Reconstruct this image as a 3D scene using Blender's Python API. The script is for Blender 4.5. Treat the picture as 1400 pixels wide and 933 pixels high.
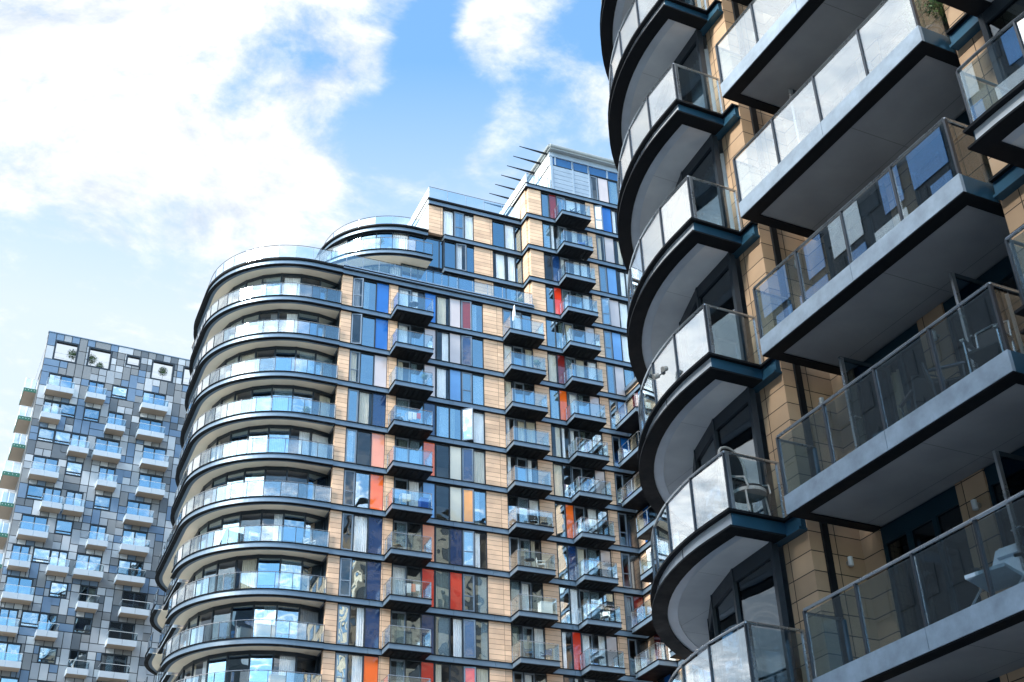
import bpy, math, random
from math import sin, cos, pi, radians, sqrt
from mathutils import Vector, Matrix
random.seed(7)
for o in list(bpy.data.objects): bpy.data.objects.remove(o)
S = bpy.context.scene
COL = S.collection
DZ = 1.7                                   # eye height: site heights below are measured from the eye

# ------------------------------------------------------------------ camera
F_PX, YAW, PITCH, ROLL = 1737.258, 0.46922653, 0.55900098, -0.03229218
cam = bpy.data.objects.new('camera', bpy.data.cameras.new('camera')); COL.objects.link(cam)
cy, sy, cp, sp = cos(YAW), sin(YAW), cos(PITCH), sin(PITCH)
fwd = Vector((sy*cp, cy*cp, sp)); rgt = Vector((cy, -sy, 0)); up = rgt.cross(fwd)
r2 = rgt*cos(ROLL) + up*sin(ROLL); u2 = -rgt*sin(ROLL) + up*cos(ROLL)
M = Matrix.Identity(4)
for i in range(3): M[i][0], M[i][1], M[i][2] = r2[i], u2[i], -fwd[i]
M[2][3] = DZ
cam.matrix_world = M
cam.data.sensor_width = 36.0
cam.data.lens = 36.0*F_PX/1400
cam.data.clip_end = 5000
S.camera = cam
S.render.resolution_x, S.render.resolution_y = 1024, 682

# ------------------------------------------------------------------ sun, sky, exposure
SUN_DIR = Vector((-0.80, -0.20, 0.56)).normalized()      # towards the sun
sun = bpy.data.objects.new('sun', bpy.data.lights.new('sun', 'SUN')); COL.objects.link(sun)
sun.data.energy = 2.6; sun.data.angle = radians(12); sun.data.color = (1.0, 0.93, 0.82)
sun.rotation_euler = SUN_DIR.to_track_quat('Z', 'Y').to_euler()
sun.location = (-60, 10, 90)
S.view_settings.view_transform = 'Standard'; S.view_settings.look = 'None'
S.view_settings.exposure = 1.52; S.view_settings.gamma = 1

W = bpy.data.worlds.new('World'); S.world = W; W.use_nodes = True
nt = W.node_tree; N = nt.nodes; L = nt.links
for n in list(N): N.remove(n)
def nd(tree, t, **kw):
    n = tree.nodes.new(t)
    for k, v in kw.items(): setattr(n, k, v)
    return n
def math_(tree, op, a, b=None, clamp=False):
    n = tree.nodes.new('ShaderNodeMath'); n.operation = op; n.use_clamp = clamp
    for i, v in enumerate((a, b)):
        if v is None: continue
        if isinstance(v, (int, float)): n.inputs[i].default_value = v
        else: tree.links.new(v, n.inputs[i])
    return n.outputs[0]
def ramp(tree, src, stops):
    n = tree.nodes.new('ShaderNodeValToRGB'); e = n.color_ramp.elements
    while len(e) < len(stops): e.new(0.5)
    for el, (p, c) in zip(e, stops):
        el.position = p; el.color = c if len(c) == 4 else (*c, 1)
    tree.links.new(src, n.inputs[0]); return n.outputs[0]
out = nd(nt, 'ShaderNodeOutputWorld'); bg = nd(nt, 'ShaderNodeBackground'); bg.inputs[1].default_value = 0.1
sky = nd(nt, 'ShaderNodeTexSky', sky_type='NISHITA', sun_disc=False)
sky.sun_elevation = math.asin(SUN_DIR.z); sky.sun_rotation = math.atan2(SUN_DIR.x, SUN_DIR.y)
sky.air_density = 1.0; sky.dust_density = 0.6; sky.ozone_density = 2.0
# cloud layer: direction projected on a flat layer overhead, fractal noise, a few broad banks
tc = nd(nt, 'ShaderNodeTexCoord'); sep = nd(nt, 'ShaderNodeSeparateXYZ'); L.new(tc.outputs['Generated'], sep.inputs[0])
zc = math_(nt, 'MAXIMUM', sep.outputs[2], 0.06)
px = math_(nt, 'DIVIDE', sep.outputs[0], zc); py = math_(nt, 'DIVIDE', sep.outputs[1], zc)
comb = nd(nt, 'ShaderNodeCombineXYZ'); L.new(px, comb.inputs[0]); L.new(py, comb.inputs[1])
def noise(scale, detail, rough, off, dist=0.0):
    mp = nd(nt, 'ShaderNodeMapping'); mp.inputs['Location'].default_value = off; L.new(comb.outputs[0], mp.inputs[0])
    n = nd(nt, 'ShaderNodeTexNoise'); n.inputs['Scale'].default_value = scale; n.inputs['Detail'].default_value = detail
    n.inputs['Roughness'].default_value = rough; n.inputs['Distortion'].default_value = dist
    L.new(mp.outputs[0], n.inputs['Vector']); return n.outputs[0]
def bank(cx, cy_, rx, ry, amp):            # a soft elliptical bank of cloud (or, negative, a clear patch) in the layer
    dx = math_(nt, 'DIVIDE', math_(nt, 'SUBTRACT', px, cx), rx); dy = math_(nt, 'DIVIDE', math_(nt, 'SUBTRACT', py, cy_), ry)
    d = math_(nt, 'SQRT', math_(nt, 'ADD', math_(nt, 'MULTIPLY', dx, dx), math_(nt, 'MULTIPLY', dy, dy)))
    m = nd(nt, 'ShaderNodeMapRange', interpolation_type='SMOOTHSTEP'); L.new(d, m.inputs[0])
    m.inputs[1].default_value = 0.3; m.inputs[2].default_value = 1.2; m.inputs[3].default_value = amp; m.inputs[4].default_value = 0
    return m.outputs[0]
n1 = noise(4.2, 10, 0.62, (3.1, 1.7, 0), 0.35); n2 = noise(13.0, 9, 0.62, (0.4, 5.2, 0), 0.2)
dens = math_(nt, 'ADD', math_(nt, 'MULTIPLY', n1, 0.95), math_(nt, 'MULTIPLY', n2, 0.45))
dens = math_(nt, 'SUBTRACT', dens, 0.20)
for b in [(0.10, 1.05, 0.30, 0.42, 0.26), (0.21, 1.16, 0.03, 0.16, -0.10), (0.437, 0.86, 0.065, 0.10, 0.22), (0.45, 1.02, 0.05, 0.09, -0.12), (0.40, 1.04, 0.085, 0.15, -0.20), (0.365, 0.90, 0.035, 0.10, -0.16),
          (0.56, 0.98, 0.12, 0.16, 0.02), (0.60, 0.80, 0.10, 0.10, -0.15), (0.30, 1.22, 0.14, 0.14, 0.12), (-0.8, 1.2, 0.8, 1.1, 0.40),
          (-1.2, 0.2, 1.0, 1.0, 0.12), (0.85, -1.3, 0.75, 0.75, -0.35), (1.6, -2.6, 1.0, 1.2, 0.2)]:
    dens = math_(nt, 'ADD', dens, bank(*b))
cm = nd(nt, 'ShaderNodeMapRange', interpolation_type='SMOOTHSTEP'); L.new(dens, cm.inputs[0])
cm.inputs[1].default_value = 0.44; cm.inputs[2].default_value = 0.76
n3 = noise(3.2, 6, 0.55, (7.7, 2.2, 0), 0.5)
n1s = noise(4.2, 10, 0.62, (3.1+0.035, 1.7+0.01, 0), 0.35); n2s = noise(13.0, 9, 0.62, (0.4+0.02, 5.2+0.006, 0), 0.2)     # sampled a step towards the sun: billows lit on one side
relief = math_(nt, 'ADD', math_(nt, 'MULTIPLY', math_(nt, 'SUBTRACT', n1, n1s), 1.5), math_(nt, 'MULTIPLY', math_(nt, 'SUBTRACT', n2, n2s), 0.28))
n3 = math_(nt, 'ADD', math_(nt, 'ADD', math_(nt, 'MULTIPLY', n3, 0.75), 0.125), relief, clamp=True)
ccol0 = ramp(nt, n3, [(0.24, (0.62, 0.70, 0.80)), (0.46, (0.88, 0.92, 0.97)), (0.66, (1.10, 1.10, 1.09))])
# cloud overhead and behind the viewer is brightened to raise the ambient light
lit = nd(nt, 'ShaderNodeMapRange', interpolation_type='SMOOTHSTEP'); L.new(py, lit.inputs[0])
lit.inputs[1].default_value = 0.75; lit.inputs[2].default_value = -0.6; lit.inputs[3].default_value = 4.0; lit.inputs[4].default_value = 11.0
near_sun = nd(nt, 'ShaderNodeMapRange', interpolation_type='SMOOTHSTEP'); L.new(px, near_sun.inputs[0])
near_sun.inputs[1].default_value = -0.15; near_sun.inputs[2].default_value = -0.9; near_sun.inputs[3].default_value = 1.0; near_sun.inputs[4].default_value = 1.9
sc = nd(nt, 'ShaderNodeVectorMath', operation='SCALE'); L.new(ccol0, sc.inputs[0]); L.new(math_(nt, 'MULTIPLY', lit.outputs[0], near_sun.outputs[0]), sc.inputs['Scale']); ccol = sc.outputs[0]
# thin white veil low in the sky
veil = nd(nt, 'ShaderNodeMapRange'); L.new(sep.outputs[2], veil.inputs[0])
veil.inputs[1].default_value = 0.70; veil.inputs[2].default_value = 0.53; veil.inputs[3].default_value = 0.0; veil.inputs[4].default_value = 0.92
fwd_ = nd(nt, 'ShaderNodeMapRange', interpolation_type='SMOOTHSTEP'); L.new(sep.outputs[1], fwd_.inputs[0]); fwd_.inputs[1].default_value = -0.1; fwd_.inputs[2].default_value = 0.5
mx0 = nd(nt, 'ShaderNodeMix', data_type='RGBA'); L.new(math_(nt, 'MULTIPLY', veil.outputs[0], fwd_.outputs[0]), mx0.inputs[0])
skym = nd(nt, 'ShaderNodeMix', data_type='RGBA', blend_type='MULTIPLY'); skym.inputs[0].default_value = 1
L.new(sky.outputs[0], skym.inputs[6]); skym.inputs[7].default_value = (1.25, 1.6, 1.6, 1)
L.new(skym.outputs[2], mx0.inputs[6]); mx0.inputs[7].default_value = (3.0, 3.4, 3.8, 1)
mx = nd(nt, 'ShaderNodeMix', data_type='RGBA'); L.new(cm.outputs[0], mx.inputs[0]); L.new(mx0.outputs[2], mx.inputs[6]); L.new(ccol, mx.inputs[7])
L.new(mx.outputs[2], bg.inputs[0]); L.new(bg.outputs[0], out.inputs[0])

# ------------------------------------------------------------------ materials
MAT = {}
def pbr(name, col, rough=0.5, metal=0.0, var=0.12, vscale=1.5, bump=0.0, spec=0.5, coat=0.0):
    m = bpy.data.materials.new(name); m.use_nodes = True; t = m.node_tree; b = t.nodes['Principled BSDF']
    b.inputs['Roughness'].default_value = rough; b.inputs['Metallic'].default_value = metal
    b.inputs['Specular IOR Level'].default_value = spec; b.inputs['Coat Weight'].default_value = coat; b.inputs['Coat Roughness'].default_value = 0.05
    if var:
        tcn = nd(t, 'ShaderNodeTexCoord'); n = nd(t, 'ShaderNodeTexNoise'); n.inputs['Scale'].default_value = vscale; n.inputs['Detail'].default_value = 6
        n.inputs['Roughness'].default_value = 0.65
        t.links.new(tcn.outputs['Object'], n.inputs['Vector'])
        lo = tuple(c*(1-var) for c in col); hi = tuple(min(1, c*(1+var)) for c in col)
        t.links.new(ramp(t, n.outputs[0], [(0.3, lo), (0.7, hi)]), b.inputs['Base Color'])
        t.links.new(ramp(t, n.outputs[0], [(0.3, (rough*0.8,)*3), (0.7, (min(1, rough*1.25),)*3)]), b.inputs['Roughness'])
        if bump:
            bp = nd(t, 'ShaderNodeBump'); bp.inputs['Strength'].default_value = bump; bp.inputs['Distance'].default_value = 0.02
            t.links.new(n.outputs[0], bp.inputs['Height']); t.links.new(bp.outputs[0], b.inputs['Normal'])
    else: b.inputs['Base Color'].default_value = (*col, 1)
    MAT[name] = m; return m
def tiles(name, col, mortar, row=0.345, width=1.4, gap=0.012, rough=0.7, stack=True, var=0.12):
    m = bpy.data.materials.new(name); m.use_nodes = True; t = m.node_tree; b = t.nodes['Principled BSDF']; b.inputs['Roughness'].default_value = rough
    tcn = nd(t, 'ShaderNodeTexCoord'); s = nd(t, 'ShaderNodeSeparateXYZ'); t.links.new(tcn.outputs['Object'], s.inputs[0])
    c = nd(t, 'ShaderNodeCombineXYZ'); t.links.new(math_(t, 'ADD', s.outputs[0], s.outputs[1]), c.inputs[0]); t.links.new(s.outputs[2], c.inputs[1])
    br = nd(t, 'ShaderNodeTexBrick'); t.links.new(c.outputs[0], br.inputs['Vector'])
    br.offset = 0.0 if stack else 0.5; br.inputs['Scale'].default_value = 1; br.inputs['Mortar Size'].default_value = gap
    br.inputs['Mortar Smooth'].default_value = 0.1; br.inputs['Brick Width'].default_value = width; br.inputs['Row Height'].default_value = row; br.inputs['Bias'].default_value = 0
    br.inputs['Color1'].default_value = (*[x*(1-var) for x in col], 1); br.inputs['Color2'].default_value = (*[min(1, x*(1+var)) for x in col], 1); br.inputs['Mortar'].default_value = (*mortar, 1)
    n = nd(t, 'ShaderNodeTexNoise'); n.inputs['Scale'].default_value = 1.1; n.inputs['Detail'].default_value = 7; t.links.new(tcn.outputs['Object'], n.inputs['Vector'])
    mm = nd(t, 'ShaderNodeMix', data_type='RGBA', blend_type='MULTIPLY'); mm.inputs[0].default_value = 1
    t.links.new(br.outputs[0], mm.inputs[6]); t.links.new(ramp(t, n.outputs[0], [(0.25, (0.76, 0.76, 0.78)), (0.7, (1.07, 1.06, 1.04))]), mm.inputs[7])
    t.links.new(mm.outputs[2], b.inputs['Base Color'])
    bp = nd(t, 'ShaderNodeBump'); bp.inputs['Strength'].default_value = 0.6; bp.inputs['Distance'].default_value = 0.02; bp.invert = True
    t.links.new(br.outputs['Fac'], bp.inputs['Height']); t.links.new(bp.outputs[0], b.inputs['Normal'])
    MAT[name] = m; return m
def glass(name, tint, ior, refl=(1, 1, 1), rough=0.0, wob=0.0, base=0.0):
    m = bpy.data.materials.new(name); m.use_nodes = True; t = m.node_tree
    for n in list(t.nodes): t.nodes.remove(n)
    o = nd(t, 'ShaderNodeOutputMaterial'); tr = nd(t, 'ShaderNodeBsdfTransparent'); tr.inputs[0].default_value = (*tint, 1)
    g = nd(t, 'ShaderNodeBsdfGlossy'); g.inputs[0].default_value = (*refl, 1); g.inputs['Roughness'].default_value = rough
    f0 = ((ior-1)/(ior+1))**2+base                      # Schlick, the same from both sides of the pane
    ge = nd(t, 'ShaderNodeNewGeometry'); dt = nd(t, 'ShaderNodeVectorMath', operation='DOT_PRODUCT')
    t.links.new(ge.outputs['Incoming'], dt.inputs[0]); t.links.new(ge.outputs['Normal'], dt.inputs[1])
    k = math_(t, 'POWER', math_(t, 'SUBTRACT', 1.0, math_(t, 'ABSOLUTE', dt.outputs['Value'])), 4.0)
    f = math_(t, 'ADD', math_(t, 'MULTIPLY', k, 1-f0), f0, clamp=True)
    if wob:
        tcn = nd(t, 'ShaderNodeTexCoord'); n = nd(t, 'ShaderNodeTexNoise'); n.inputs['Scale'].default_value = 0.9; n.inputs['Detail'].default_value = 1
        t.links.new(tcn.outputs['Object'], n.inputs['Vector'])
        bp = nd(t, 'ShaderNodeBump'); bp.inputs['Strength'].default_value = wob; bp.inputs['Distance'].default_value = 0.1
        t.links.new(n.outputs[0], bp.inputs['Height']); t.links.new(bp.outputs[0], g.inputs['Normal'])
    mx = nd(t, 'ShaderNodeMixShader'); t.links.new(f, mx.inputs[0]); t.links.new(tr.outputs[0], mx.inputs[1]); t.links.new(g.outputs[0], mx.inputs[2])
    t.links.new(mx.outputs[0], o.inputs[0]); MAT[name] = m; return m
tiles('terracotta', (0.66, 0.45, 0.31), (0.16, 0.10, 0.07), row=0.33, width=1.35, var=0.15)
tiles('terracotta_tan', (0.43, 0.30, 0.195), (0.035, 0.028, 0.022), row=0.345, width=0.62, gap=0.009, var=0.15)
pbr('steel_blue', (0.14, 0.20, 0.27), 0.38, 0.35, 0.10, 0.8)
pbr('steel_dark', (0.008, 0.010, 0.013), 0.6, 0.0, 0.15, 2.0, spec=0.12)
pbr('steel_deep', (0.025, 0.092, 0.155), 0.35, 0.4, 0.12, 1.3)
pbr('fascia_pale', (0.27, 0.345, 0.43), 0.38, 0.15, 0.24, 2.6, bump=0.08)
pbr('fascia_curve', (0.52, 0.57, 0.63), 0.35, 0.2, 0.12, 1.2)
pbr('soffit_cream', (0.85, 0.75, 0.60), 0.75, 0, 0.06, 0.7)
pbr('rail_metal', (0.42, 0.45, 0.48), 0.28, 0.9, 0.06, 3)
pbr('rail_dark', (0.05, 0.06, 0.075), 0.35, 0.6, 0.06, 3)
pbr('frame_dark', (0.024, 0.034, 0.046), 0.4, 0.2, 0.1, 2, spec=0.3)
pbr('frame_teal', (0.010, 0.035, 0.055), 0.4, 0.2, 0.1, 2, spec=0.3)
pbr('frame_grey', (0.16, 0.20, 0.25), 0.4, 0.3, 0.1, 2)
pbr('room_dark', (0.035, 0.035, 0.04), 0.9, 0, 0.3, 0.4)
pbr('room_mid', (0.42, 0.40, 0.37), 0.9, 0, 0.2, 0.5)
pbr('concrete', (0.33, 0.33, 0.33), 0.85, 0, 0.12, 0.6, bump=0.1)
pbr('paving', (0.46, 0.45, 0.43), 0.85, 0, 0.15, 0.15, bump=0.1)
pbr('white_panel', (0.78, 0.78, 0.76), 0.5, 0, 0.04, 0.8)
pbr('white_metal', (0.62, 0.66, 0.70), 0.35, 0.2, 0.05, 1)
pbr('roof_grey', (0.30, 0.33, 0.34), 0.5, 0.2, 0.1, 1)
pbr('louvre', (0.29, 0.36, 0.44), 0.45, 0.3, 0.08, 1)
pbr('curtain_white', (0.90, 0.90, 0.90), 0.9, 0, 0.08, 2)
pbr('curtain_cream', (0.70, 0.64, 0.52), 0.9, 0, 0.08, 2)
pbr('curtain_grey', (0.35, 0.37, 0.40), 0.9, 0, 0.1, 2)
for n_, c_ in dict(p_blue=(0.01, 0.11, 0.40), p_sky=(0.12, 0.28, 0.56), p_pink=(0.52, 0.45, 0.45), p_navy=(0.006, 0.030, 0.105), p_red=(0.62, 0.035, 0.012), p_orange=(0.80, 0.13, 0.015),
                   p_salmon=(0.75, 0.28, 0.17), p_maroon=(0.16, 0.012, 0.010), p_amber=(0.80, 0.30, 0.03), p_clere=(0.01, 0.07, 0.20), p_dark=(0.02, 0.025, 0.03), p_cream=(0.66, 0.60, 0.48)).items():
    m_ = pbr(n_, c_, 0.22, 0, 0.08, 0.5, coat=1.0); b_ = m_.node_tree.nodes['Principled BSDF']; b_.inputs['Coat Roughness'].default_value = 0.02; b_.inputs['Coat IOR'].default_value = 1.8
    t_ = m_.node_tree; tc_ = nd(t_, 'ShaderNodeTexCoord'); no_ = nd(t_, 'ShaderNodeTexNoise'); no_.inputs['Scale'].default_value = 0.9; no_.inputs['Detail'].default_value = 1; t_.links.new(tc_.outputs['Object'], no_.inputs['Vector'])
    bu_ = nd(t_, 'ShaderNodeBump'); bu_.inputs['Strength'].default_value = 0.12; bu_.inputs['Distance'].default_value = 0.1; t_.links.new(no_.outputs[0], bu_.inputs['Height']); t_.links.new(bu_.outputs[0], b_.inputs['Coat Normal'])
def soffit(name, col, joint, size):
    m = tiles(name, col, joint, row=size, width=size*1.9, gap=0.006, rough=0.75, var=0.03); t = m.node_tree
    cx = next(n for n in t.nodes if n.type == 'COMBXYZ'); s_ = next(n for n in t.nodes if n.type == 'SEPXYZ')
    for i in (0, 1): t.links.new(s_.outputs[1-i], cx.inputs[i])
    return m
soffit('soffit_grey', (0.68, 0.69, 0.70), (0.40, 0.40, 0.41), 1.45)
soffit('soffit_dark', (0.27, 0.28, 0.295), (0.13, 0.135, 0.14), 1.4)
glass('glass_window', (0.80, 0.88, 0.92), 1.5, (0.88, 0.97, 1.0), wob=0.10, base=0.30)
glass('glass_clear', (0.985, 0.99, 0.995), 1.5, (0.95, 0.98, 1.0), wob=0.10, base=0.01)
glass('glass_dark', (0.40, 0.47, 0.52), 1.7, (0.9, 0.96, 1.0), wob=0.08)
glass('glass_blue', (0.14, 0.30, 0.48), 1.5, (0.70, 0.92, 1.0), wob=0.06, base=0.34)
glass('glass_rail', (0.84, 0.92, 0.95), 1.5, (1, 1, 1), wob=0.0, base=0.12)
glass('glass_rail_near', (0.84, 0.92, 0.95), 1.5, (1, 1, 1), wob=0.0, base=0.20)
glass('glass_end', (0.82, 0.91, 0.95), 1.5, (1, 1, 1), wob=0.0, base=0.03)
for n_, c_ in dict(clad_a=(0.095, 0.11, 0.13), clad_b=(0.185, 0.193, 0.205), clad_c=(0.275, 0.30, 0.335), clad_d=(0.41, 0.435, 0.47), clad_e=(0.12, 0.185, 0.28)).items():
    pbr(n_, c_, 0.42, 0.15, 0.07, 0.5)
pbr('tower_wall', (0.03, 0.035, 0.04), 0.5, 0, 0.1, 0.3)
pbr('clad_gap', (0.02, 0.025, 0.03), 0.8, 0, 0)
pbr('grey_white', (0.36, 0.42, 0.49), 0.5, 0, 0.05, 0.8)
pbr('grey_under', (0.34, 0.28, 0.22), 0.8, 0, 0.08, 0.8)
pbr('green_metal', (0.03, 0.12, 0.085), 0.45, 0.2, 0.1, 1)
pbr('wicker', (0.33, 0.32, 0.30), 0.7, 0, 0.3, 40)
pbr('black_fabric', (0.018, 0.018, 0.02), 0.9, 0, 0.2, 8)
pbr('lounger_fabric', (0.50, 0.58, 0.66), 0.8, 0, 0.08, 6)
pbr('leaf', (0.045, 0.10, 0.025), 0.55, 0, 0.45, 9)
pbr('leaf_light', (0.08, 0.16, 0.04), 0.55, 0, 0.4, 9)
pbr('bark', (0.09, 0.06, 0.04), 0.9, 0, 0.2, 6)
pbr('pot', (0.12, 0.11, 0.10), 0.7, 0, 0.2, 4)
pbr('plastic_blue', (0.03, 0.11, 0.42), 0.4, 0, 0.06, 3)
pbr('plastic_white', (0.72, 0.72, 0.70), 0.4, 0, 0.05, 3)
pbr('wood', (0.38, 0.22, 0.10), 0.6, 0, 0.25, 5)
pbr('card', (0.50, 0.34, 0.17), 0.8, 0, 0.1, 3)
pbr('towel_red', (0.60, 0.06, 0.05), 0.9, 0, 0.1, 5)
pbr('towel_white', (0.75, 0.74, 0.72), 0.9, 0, 0.1, 5)
tiles('brick_cream', (0.58, 0.50, 0.38), (0.36, 0.32, 0.26), row=0.3, width=0.6, stack=False)
tiles('brick_brown', (0.20, 0.14, 0.10), (0.10, 0.08, 0.07), row=0.3, width=0.6, stack=False)

# ------------------------------------------------------------------ mesh helpers
class MB:
    def __init__(s): s.v, s.f, s.m, s.mats, s.cut = [], [], [], [], []
    def sep(s): s.cut.append(len(s.f))
    def mi(s, mat):
        if mat not in s.mats: s.mats.append(mat)
        return s.mats.index(mat)
    def face(s, pts, mat):
        i = len(s.v); s.v += [tuple(p) for p in pts]; s.f.append(tuple(range(i, i+len(pts)))); s.m.append(s.mi(mat))
    def hexa(s, p, mat):                    # p: 4 bottom (ccw from above) + 4 top
        i = len(s.v); s.v += [tuple(q) for q in p]; k = s.mi(mat)
        for f in ((3, 2, 1, 0), (4, 5, 6, 7), (0, 1, 5, 4), (1, 2, 6, 5), (2, 3, 7, 6), (3, 0, 4, 7)):
            s.f.append(tuple(i+q for q in f)); s.m.append(k)
    def box(s, x0, x1, y0, y1, z0, z1, mat):
        x0, x1 = min(x0, x1), max(x0, x1); y0, y1 = min(y0, y1), max(y0, y1); z0, z1 = min(z0, z1), max(z0, z1)
        s.hexa([(x0, y0, z0), (x1, y0, z0), (x1, y1, z0), (x0, y1, z0), (x0, y0, z1), (x1, y0, z1), (x1, y1, z1), (x0, y1, z1)], mat)
    def obox(s, c, ux, uy, hx, hy, z0, z1, mat):   # box oriented in plan
        P = []
        for z in (z0, z1):
            for a, b in ((-1, -1), (1, -1), (1, 1), (-1, 1)):
                P.append((c[0]+ux[0]*a*hx+uy[0]*b*hy, c[1]+ux[1]*a*hx+uy[1]*b*hy, z))
        s.hexa(P, mat)
    def band(s, A, B, z0, z1, mat, cap=True, closed=False):   # solid strip between plan paths A (outer) and B (inner)
        n = len(A); i = len(s.v); k = s.mi(mat)
        for a, b in zip(A, B):
            s.v += [(a[0], a[1], z0), (a[0], a[1], z1), (b[0], b[1], z1), (b[0], b[1], z0)]
        for j in range(n if closed else n-1):
            p = i+4*j; q = i+4*((j+1) % n)
            for e in ((0, 1), (1, 2), (2, 3), (3, 0)):
                s.f.append((p+e[0], p+e[1], q+e[1], q+e[0])); s.m.append(k)
        if cap and not closed:
            s.f.append((i, i+1, i+2, i+3)); s.m.append(k); p = i+4*(n-1); s.f.append((p+3, p+2, p+1, p)); s.m.append(k)
    def poly(s, P, z0, z1, mat):
        n = len(P); i = len(s.v); k = s.mi(mat)
        s.v += [(p[0], p[1], z0) for p in P] + [(p[0], p[1], z1) for p in P]
        s.f.append(tuple(reversed(range(i, i+n)))); s.m.append(k); s.f.append(tuple(range(i+n, i+2*n))); s.m.append(k)
        for j in range(n):
            s.f.append((i+j, i+(j+1) % n, i+n+(j+1) % n, i+n+j)); s.m.append(k)
    def tube(s, P, r, mat, n=6):
        P = [Vector(p) for p in P]; i = len(s.v); k = s.mi(mat); ref = None
        for j, p in enumerate(P):
            d = (P[min(j+1, len(P)-1)] - P[max(j-1, 0)]).normalized()
            a = d.cross(Vector((0, 0, 1)) if abs(d.z) < 0.9 else Vector((1, 0, 0))).normalized()
            if ref is not None and a.dot(ref) < 0: a = -a
            ref = a; b = d.cross(a)
            for q in range(n):
                t = 2*pi*q/n; s.v.append(tuple(p + a*(r*cos(t)) + b*(r*sin(t))))
        for j in range(len(P)-1):
            for q in range(n):
                s.f.append((i+j*n+q, i+j*n+(q+1) % n, i+(j+1)*n+(q+1) % n, i+(j+1)*n+q)); s.m.append(k)
        s.f.append(tuple(range(i, i+n))); s.m.append(k); s.f.append(tuple(reversed(range(i+(len(P)-1)*n, i+len(P)*n)))); s.m.append(k)
    def build_each(s, name, parent=None, off=(0, 0, 0)):       # one object per piece (pieces end at sep())
        a = 0; res = []
        for c in s.cut + ([len(s.f)] if not s.cut or s.cut[-1] < len(s.f) else []):
            if c == a: continue
            q = MB(); ids = sorted({i for f in s.f[a:c] for i in f}); mp = {i: k for k, i in enumerate(ids)}
            q.v = [s.v[i] for i in ids]; q.f = [tuple(mp[i] for i in f) for f in s.f[a:c]]; q.mats = s.mats; q.m = s.m[a:c]; a = c
            res.append(q.build(name, parent, off))
        return res
    def build(s, name, parent=None, off=(0, 0, 0), label=None, smooth=False):
        me = bpy.data.meshes.new(name)
        me.from_pydata([(x+off[0], y+off[1], z+off[2]) for x, y, z in s.v], [], s.f)
        for m in s.mats: me.materials.append(MAT[m])
        me.polygons.foreach_set('material_index', s.m); me.update()
        import bmesh as bmm
        b = bmm.new(); b.from_mesh(me); bmm.ops.recalc_face_normals(b, faces=b.faces); b.to_mesh(me); b.free()
        if smooth: me.shade_smooth()
        o = bpy.data.objects.new(name, me); COL.objects.link(o)
        if parent: o.parent = parent
        if label: o['label'] = label
        return o
def tag(o, label, cat, group=None, kind=None):
    if label: o['label'] = label
    if cat: o['category'] = cat
    if group: o['group'] = group
    if kind: o['kind'] = kind
    return o
def thing(name, label, cat, loc, rz=0, group=None):
    o = bpy.data.objects.new(name, None); COL.objects.link(o); o.location = loc; o.rotation_euler = (0, 0, rz); o.empty_display_size = 0.3
    return tag(o, label, cat, group)
def copy_part(o, parent, off=(0, 0, 0)):
    c = o.copy(); COL.objects.link(c); c.parent = parent; c.location = Vector(o.location)+Vector(off)
    for ch in o.children: copy_part(ch, c)
    return c
def arc(cx, cy_, r, a0, a1, n):
    return [(cx+r*cos(radians(a0+(a1-a0)*i/n)), cy_+r*sin(radians(a0+(a1-a0)*i/n))) for i in range(n+1)]
def resample(P, step):
    out_ = []; d = [0]
    for a, b in zip(P, P[1:]): d.append(d[-1]+math.hypot(b[0]-a[0], b[1]-a[1]))
    n = max(1, round(d[-1]/step)); j = 0
    for k in range(n+1):
        t = d[-1]*k/n
        while j < len(P)-2 and d[j+1] < t: j += 1
        u = (t-d[j])/max(1e-9, d[j+1]-d[j]); out_.append((P[j][0]+(P[j+1][0]-P[j][0])*u, P[j][1]+(P[j+1][1]-P[j][1])*u))
    return out_
def curtain(mb, a, b, nrm, z0, z1, mat, amp=0.04, step=0.11):   # folded cloth between plan points a and b
    n = max(2, int(math.hypot(b[0]-a[0], b[1]-a[1])/step)*2); pr = None
    for k in range(n+1):
        u = k/n; w = amp*(1 if k % 2 else -1)*random.uniform(0.5, 1.1)
        p = (a[0]+(b[0]-a[0])*u+nrm[0]*w, a[1]+(b[1]-a[1])*u+nrm[1]*w)
        if pr: mb.face([(*pr, z0), (*p, z0), (*p, z1), (*pr, z1)], mat)
        pr = p
    mb.sep()
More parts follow.
